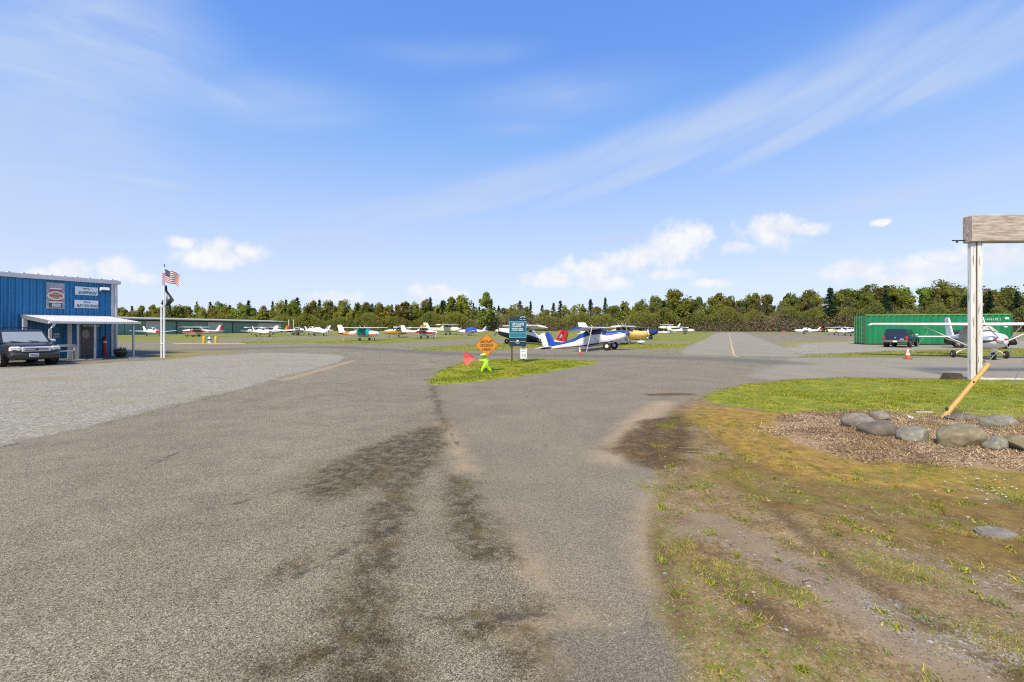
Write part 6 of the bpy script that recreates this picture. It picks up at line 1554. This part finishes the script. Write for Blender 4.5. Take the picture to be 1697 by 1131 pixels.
sx = t.node('ShaderNodeSeparateXYZ', {0: D}).outputs
az = t.m('ARCTAN2', sx[0], sx[1]); el = t.m('ARCSINE', sx[2])
ae = t.node('ShaderNodeCombineXYZ', {0: az, 1: el, 2: 0.0}).outputs[0]
def ang(px, py):
    a = math.atan((px - CX) / F); return a, math.atan((CY - py) / F * math.cos(a))
nzc = t.noise(D, 26, 7, .6); nzc2 = t.noise(D, 9, 5, .6)
fb = t.m('ADD', t.m('MULTIPLY', t.m('SUBTRACT', nzc, .5), 1.5), t.m('MULTIPLY', t.m('SUBTRACT', nzc2, .5), .9))
def blobs(lst, rot=False):
    acc = None
    for it in lst:
        px, py, rx, ry = it[:4]; a, e = ang(px, py); k = math.cos(a) ** 2
        v = t.vm('SUBTRACT', ae, (a, e, 0))
        if len(it) > 4 and it[4]:
            v = t.node('ShaderNodeVectorRotate', {'Vector': v, 'Angle': -R(it[4])}, rotation_type='Z_AXIS').outputs[0]
        v = t.vm('MULTIPLY', v, (F / rx / k * .8, F / ry / math.cos(a) * .8, 0))
        d = t.m('SUBTRACT', 1.0, t.vm('LENGTH', v))
        if len(it) > 5: d = t.m('MULTIPLY', d, it[5])
        acc = d if acc is None else t.m('MAXIMUM', acc, d)
    return acc
CUM = [(362, 422, 48, 26), (330, 430, 45, 18), (300, 402, 32, 12), (410, 416, 36, 16), (370, 405, 26, 14), (55, 456, 40, 20), (120, 452, 55, 22), (190, 452, 50, 24), (230, 460, 50, 14),
       (910, 463, 52, 18), (975, 448, 55, 18), (1060, 430, 78, 26), (1128, 402, 56, 32), (1150, 385, 30, 18), (1100, 456, 48, 13), (1000, 470, 60, 12), (1268, 390, 66, 32), (1235, 408, 50, 16), (1300, 378, 40, 20), (1335, 380, 38, 13),
       (1415, 450, 56, 18), (1530, 444, 58, 22), (1560, 425, 40, 18), (1665, 428, 60, 26), (1460, 369, 20, 6), (1610, 408, 40, 16), (1500, 462, 80, 14), (1690, 380, 30, 8), (720, 487, 60, 14), (560, 492, 50, 10), (1180, 470, 40, 8), (-120, 430, 90, 40), (1850, 420, 110, 40), (2100, 440, 120, 40)]
cd = t.m('ADD', blobs(CUM), t.m('MULTIPLY', fb, 1.25))
cmask = t.mapr(cd, .02, .8)
# high thin streaks, stretched along one direction
def streak(lst, sc_, rot, lo, hi):
    v = t.node('ShaderNodeVectorRotate', {'Vector': ae, 'Angle': -R(rot)}, rotation_type='Z_AXIS').outputs[0]
    n = t.noise(t.vm('MULTIPLY', v, (1.0, 5.0, 1)), sc_, 6, .58, 1.1)
    b = blobs(lst)
    return t.m('MULTIPLY', t.mapr(b, 0, .85), t.mapr(n, lo, hi, .38, 1.0))
s1 = streak([(690, 348, 190, 28, 11), (850, 305, 200, 32, 14), (1010, 258, 210, 34, 16), (1170, 212, 220, 36, 17), (1330, 168, 230, 38, 18), (1500, 115, 250, 44, 19), (1680, 60, 260, 50, 20), (1450, 70, 300, 60, 16, .5), (1420, 170, 280, 20, 18, 1.5), (1150, 246, 280, 18, 16, 1.5), (1600, 105, 200, 22, 20, 1.5), (800, 335, 200, 16, 12, 1.4)], 2.4, 16, .25, .8)
s2 = streak([(1480, 325, 330, 22, 6), (560, 400, 150, 26, 5), (1000, 398, 120, 10, 2)], 4, 6, .3, .7)
s3 = streak([(60, 180, 300, 220, 0), (40, 330, 330, 110, 0), (180, 60, 260, 120, 0), (430, 165, 240, 46, 5, .75), (300, 130, 200, 60, -8, .6), (740, 92, 170, 26, 4, .5), (930, 158, 200, 44, 3, .5), (860, 214, 110, 20, 2, .4), (80, 240, 280, 40, 0), (230, 298, 110, 14, 0)], 3, 3, .32, .75)
cir = t.m('MINIMUM', t.m('ADD', t.m('ADD', t.m('MULTIPLY', s1, .82), t.m('MULTIPLY', s2, .8)), t.m('MULTIPLY', s3, .8)), .85)
skyc = t.vm('MULTIPLY', sky.outputs[0], SKY_TINT)
kk = 1 / (.1 * 2 ** EXPO)
def lin(r, g, b): return tuple((v / 255 / 12.92 if v < 10 else ((v / 255 + .055) / 1.055) ** 2.4) for v in (r, g, b))
grad = t.ramp(t.m('DIVIDE', t.m('MAXIMUM', el, 0.0), .8), [(0, lin(224, 232, 246)), (.12, lin(213, 226, 247)), (.27, lin(188, 212, 248)), (.48, lin(142, 187, 247)), (.65, lin(112, 163, 242)), (1, lin(88, 138, 226))])
skyc = t.mix(.86, skyc, t.vm('MULTIPLY', grad, (kk, kk, kk)))
skyc = t.mix(cir, skyc, CIRRUS)
# cloud bodies: whiter tops, pale blue-grey bases
shade = t.mapr(t.noise(t.vm('ADD', D, (0, 0, .012)), 30, 5, .6), .35, .65)
ccol = t.mix(shade, CLOUD_A, CLOUD_B)
skyc = t.mix(t.m('MULTIPLY', cmask, t.mapr(el, .02, .14, .6, .95)), skyc, ccol)
t.l.new(skyc, bg.inputs['Color']); bg.inputs['Strength'].default_value = .1
sc.view_settings.view_transform = 'Standard'; sc.view_settings.look = 'None'; sc.view_settings.gamma = 1.0
sc.view_settings.use_curve_mapping = False
sc.cycles.use_denoising = False; sc.cycles.filter_width = 1.15
sc.view_settings.exposure = EXPO
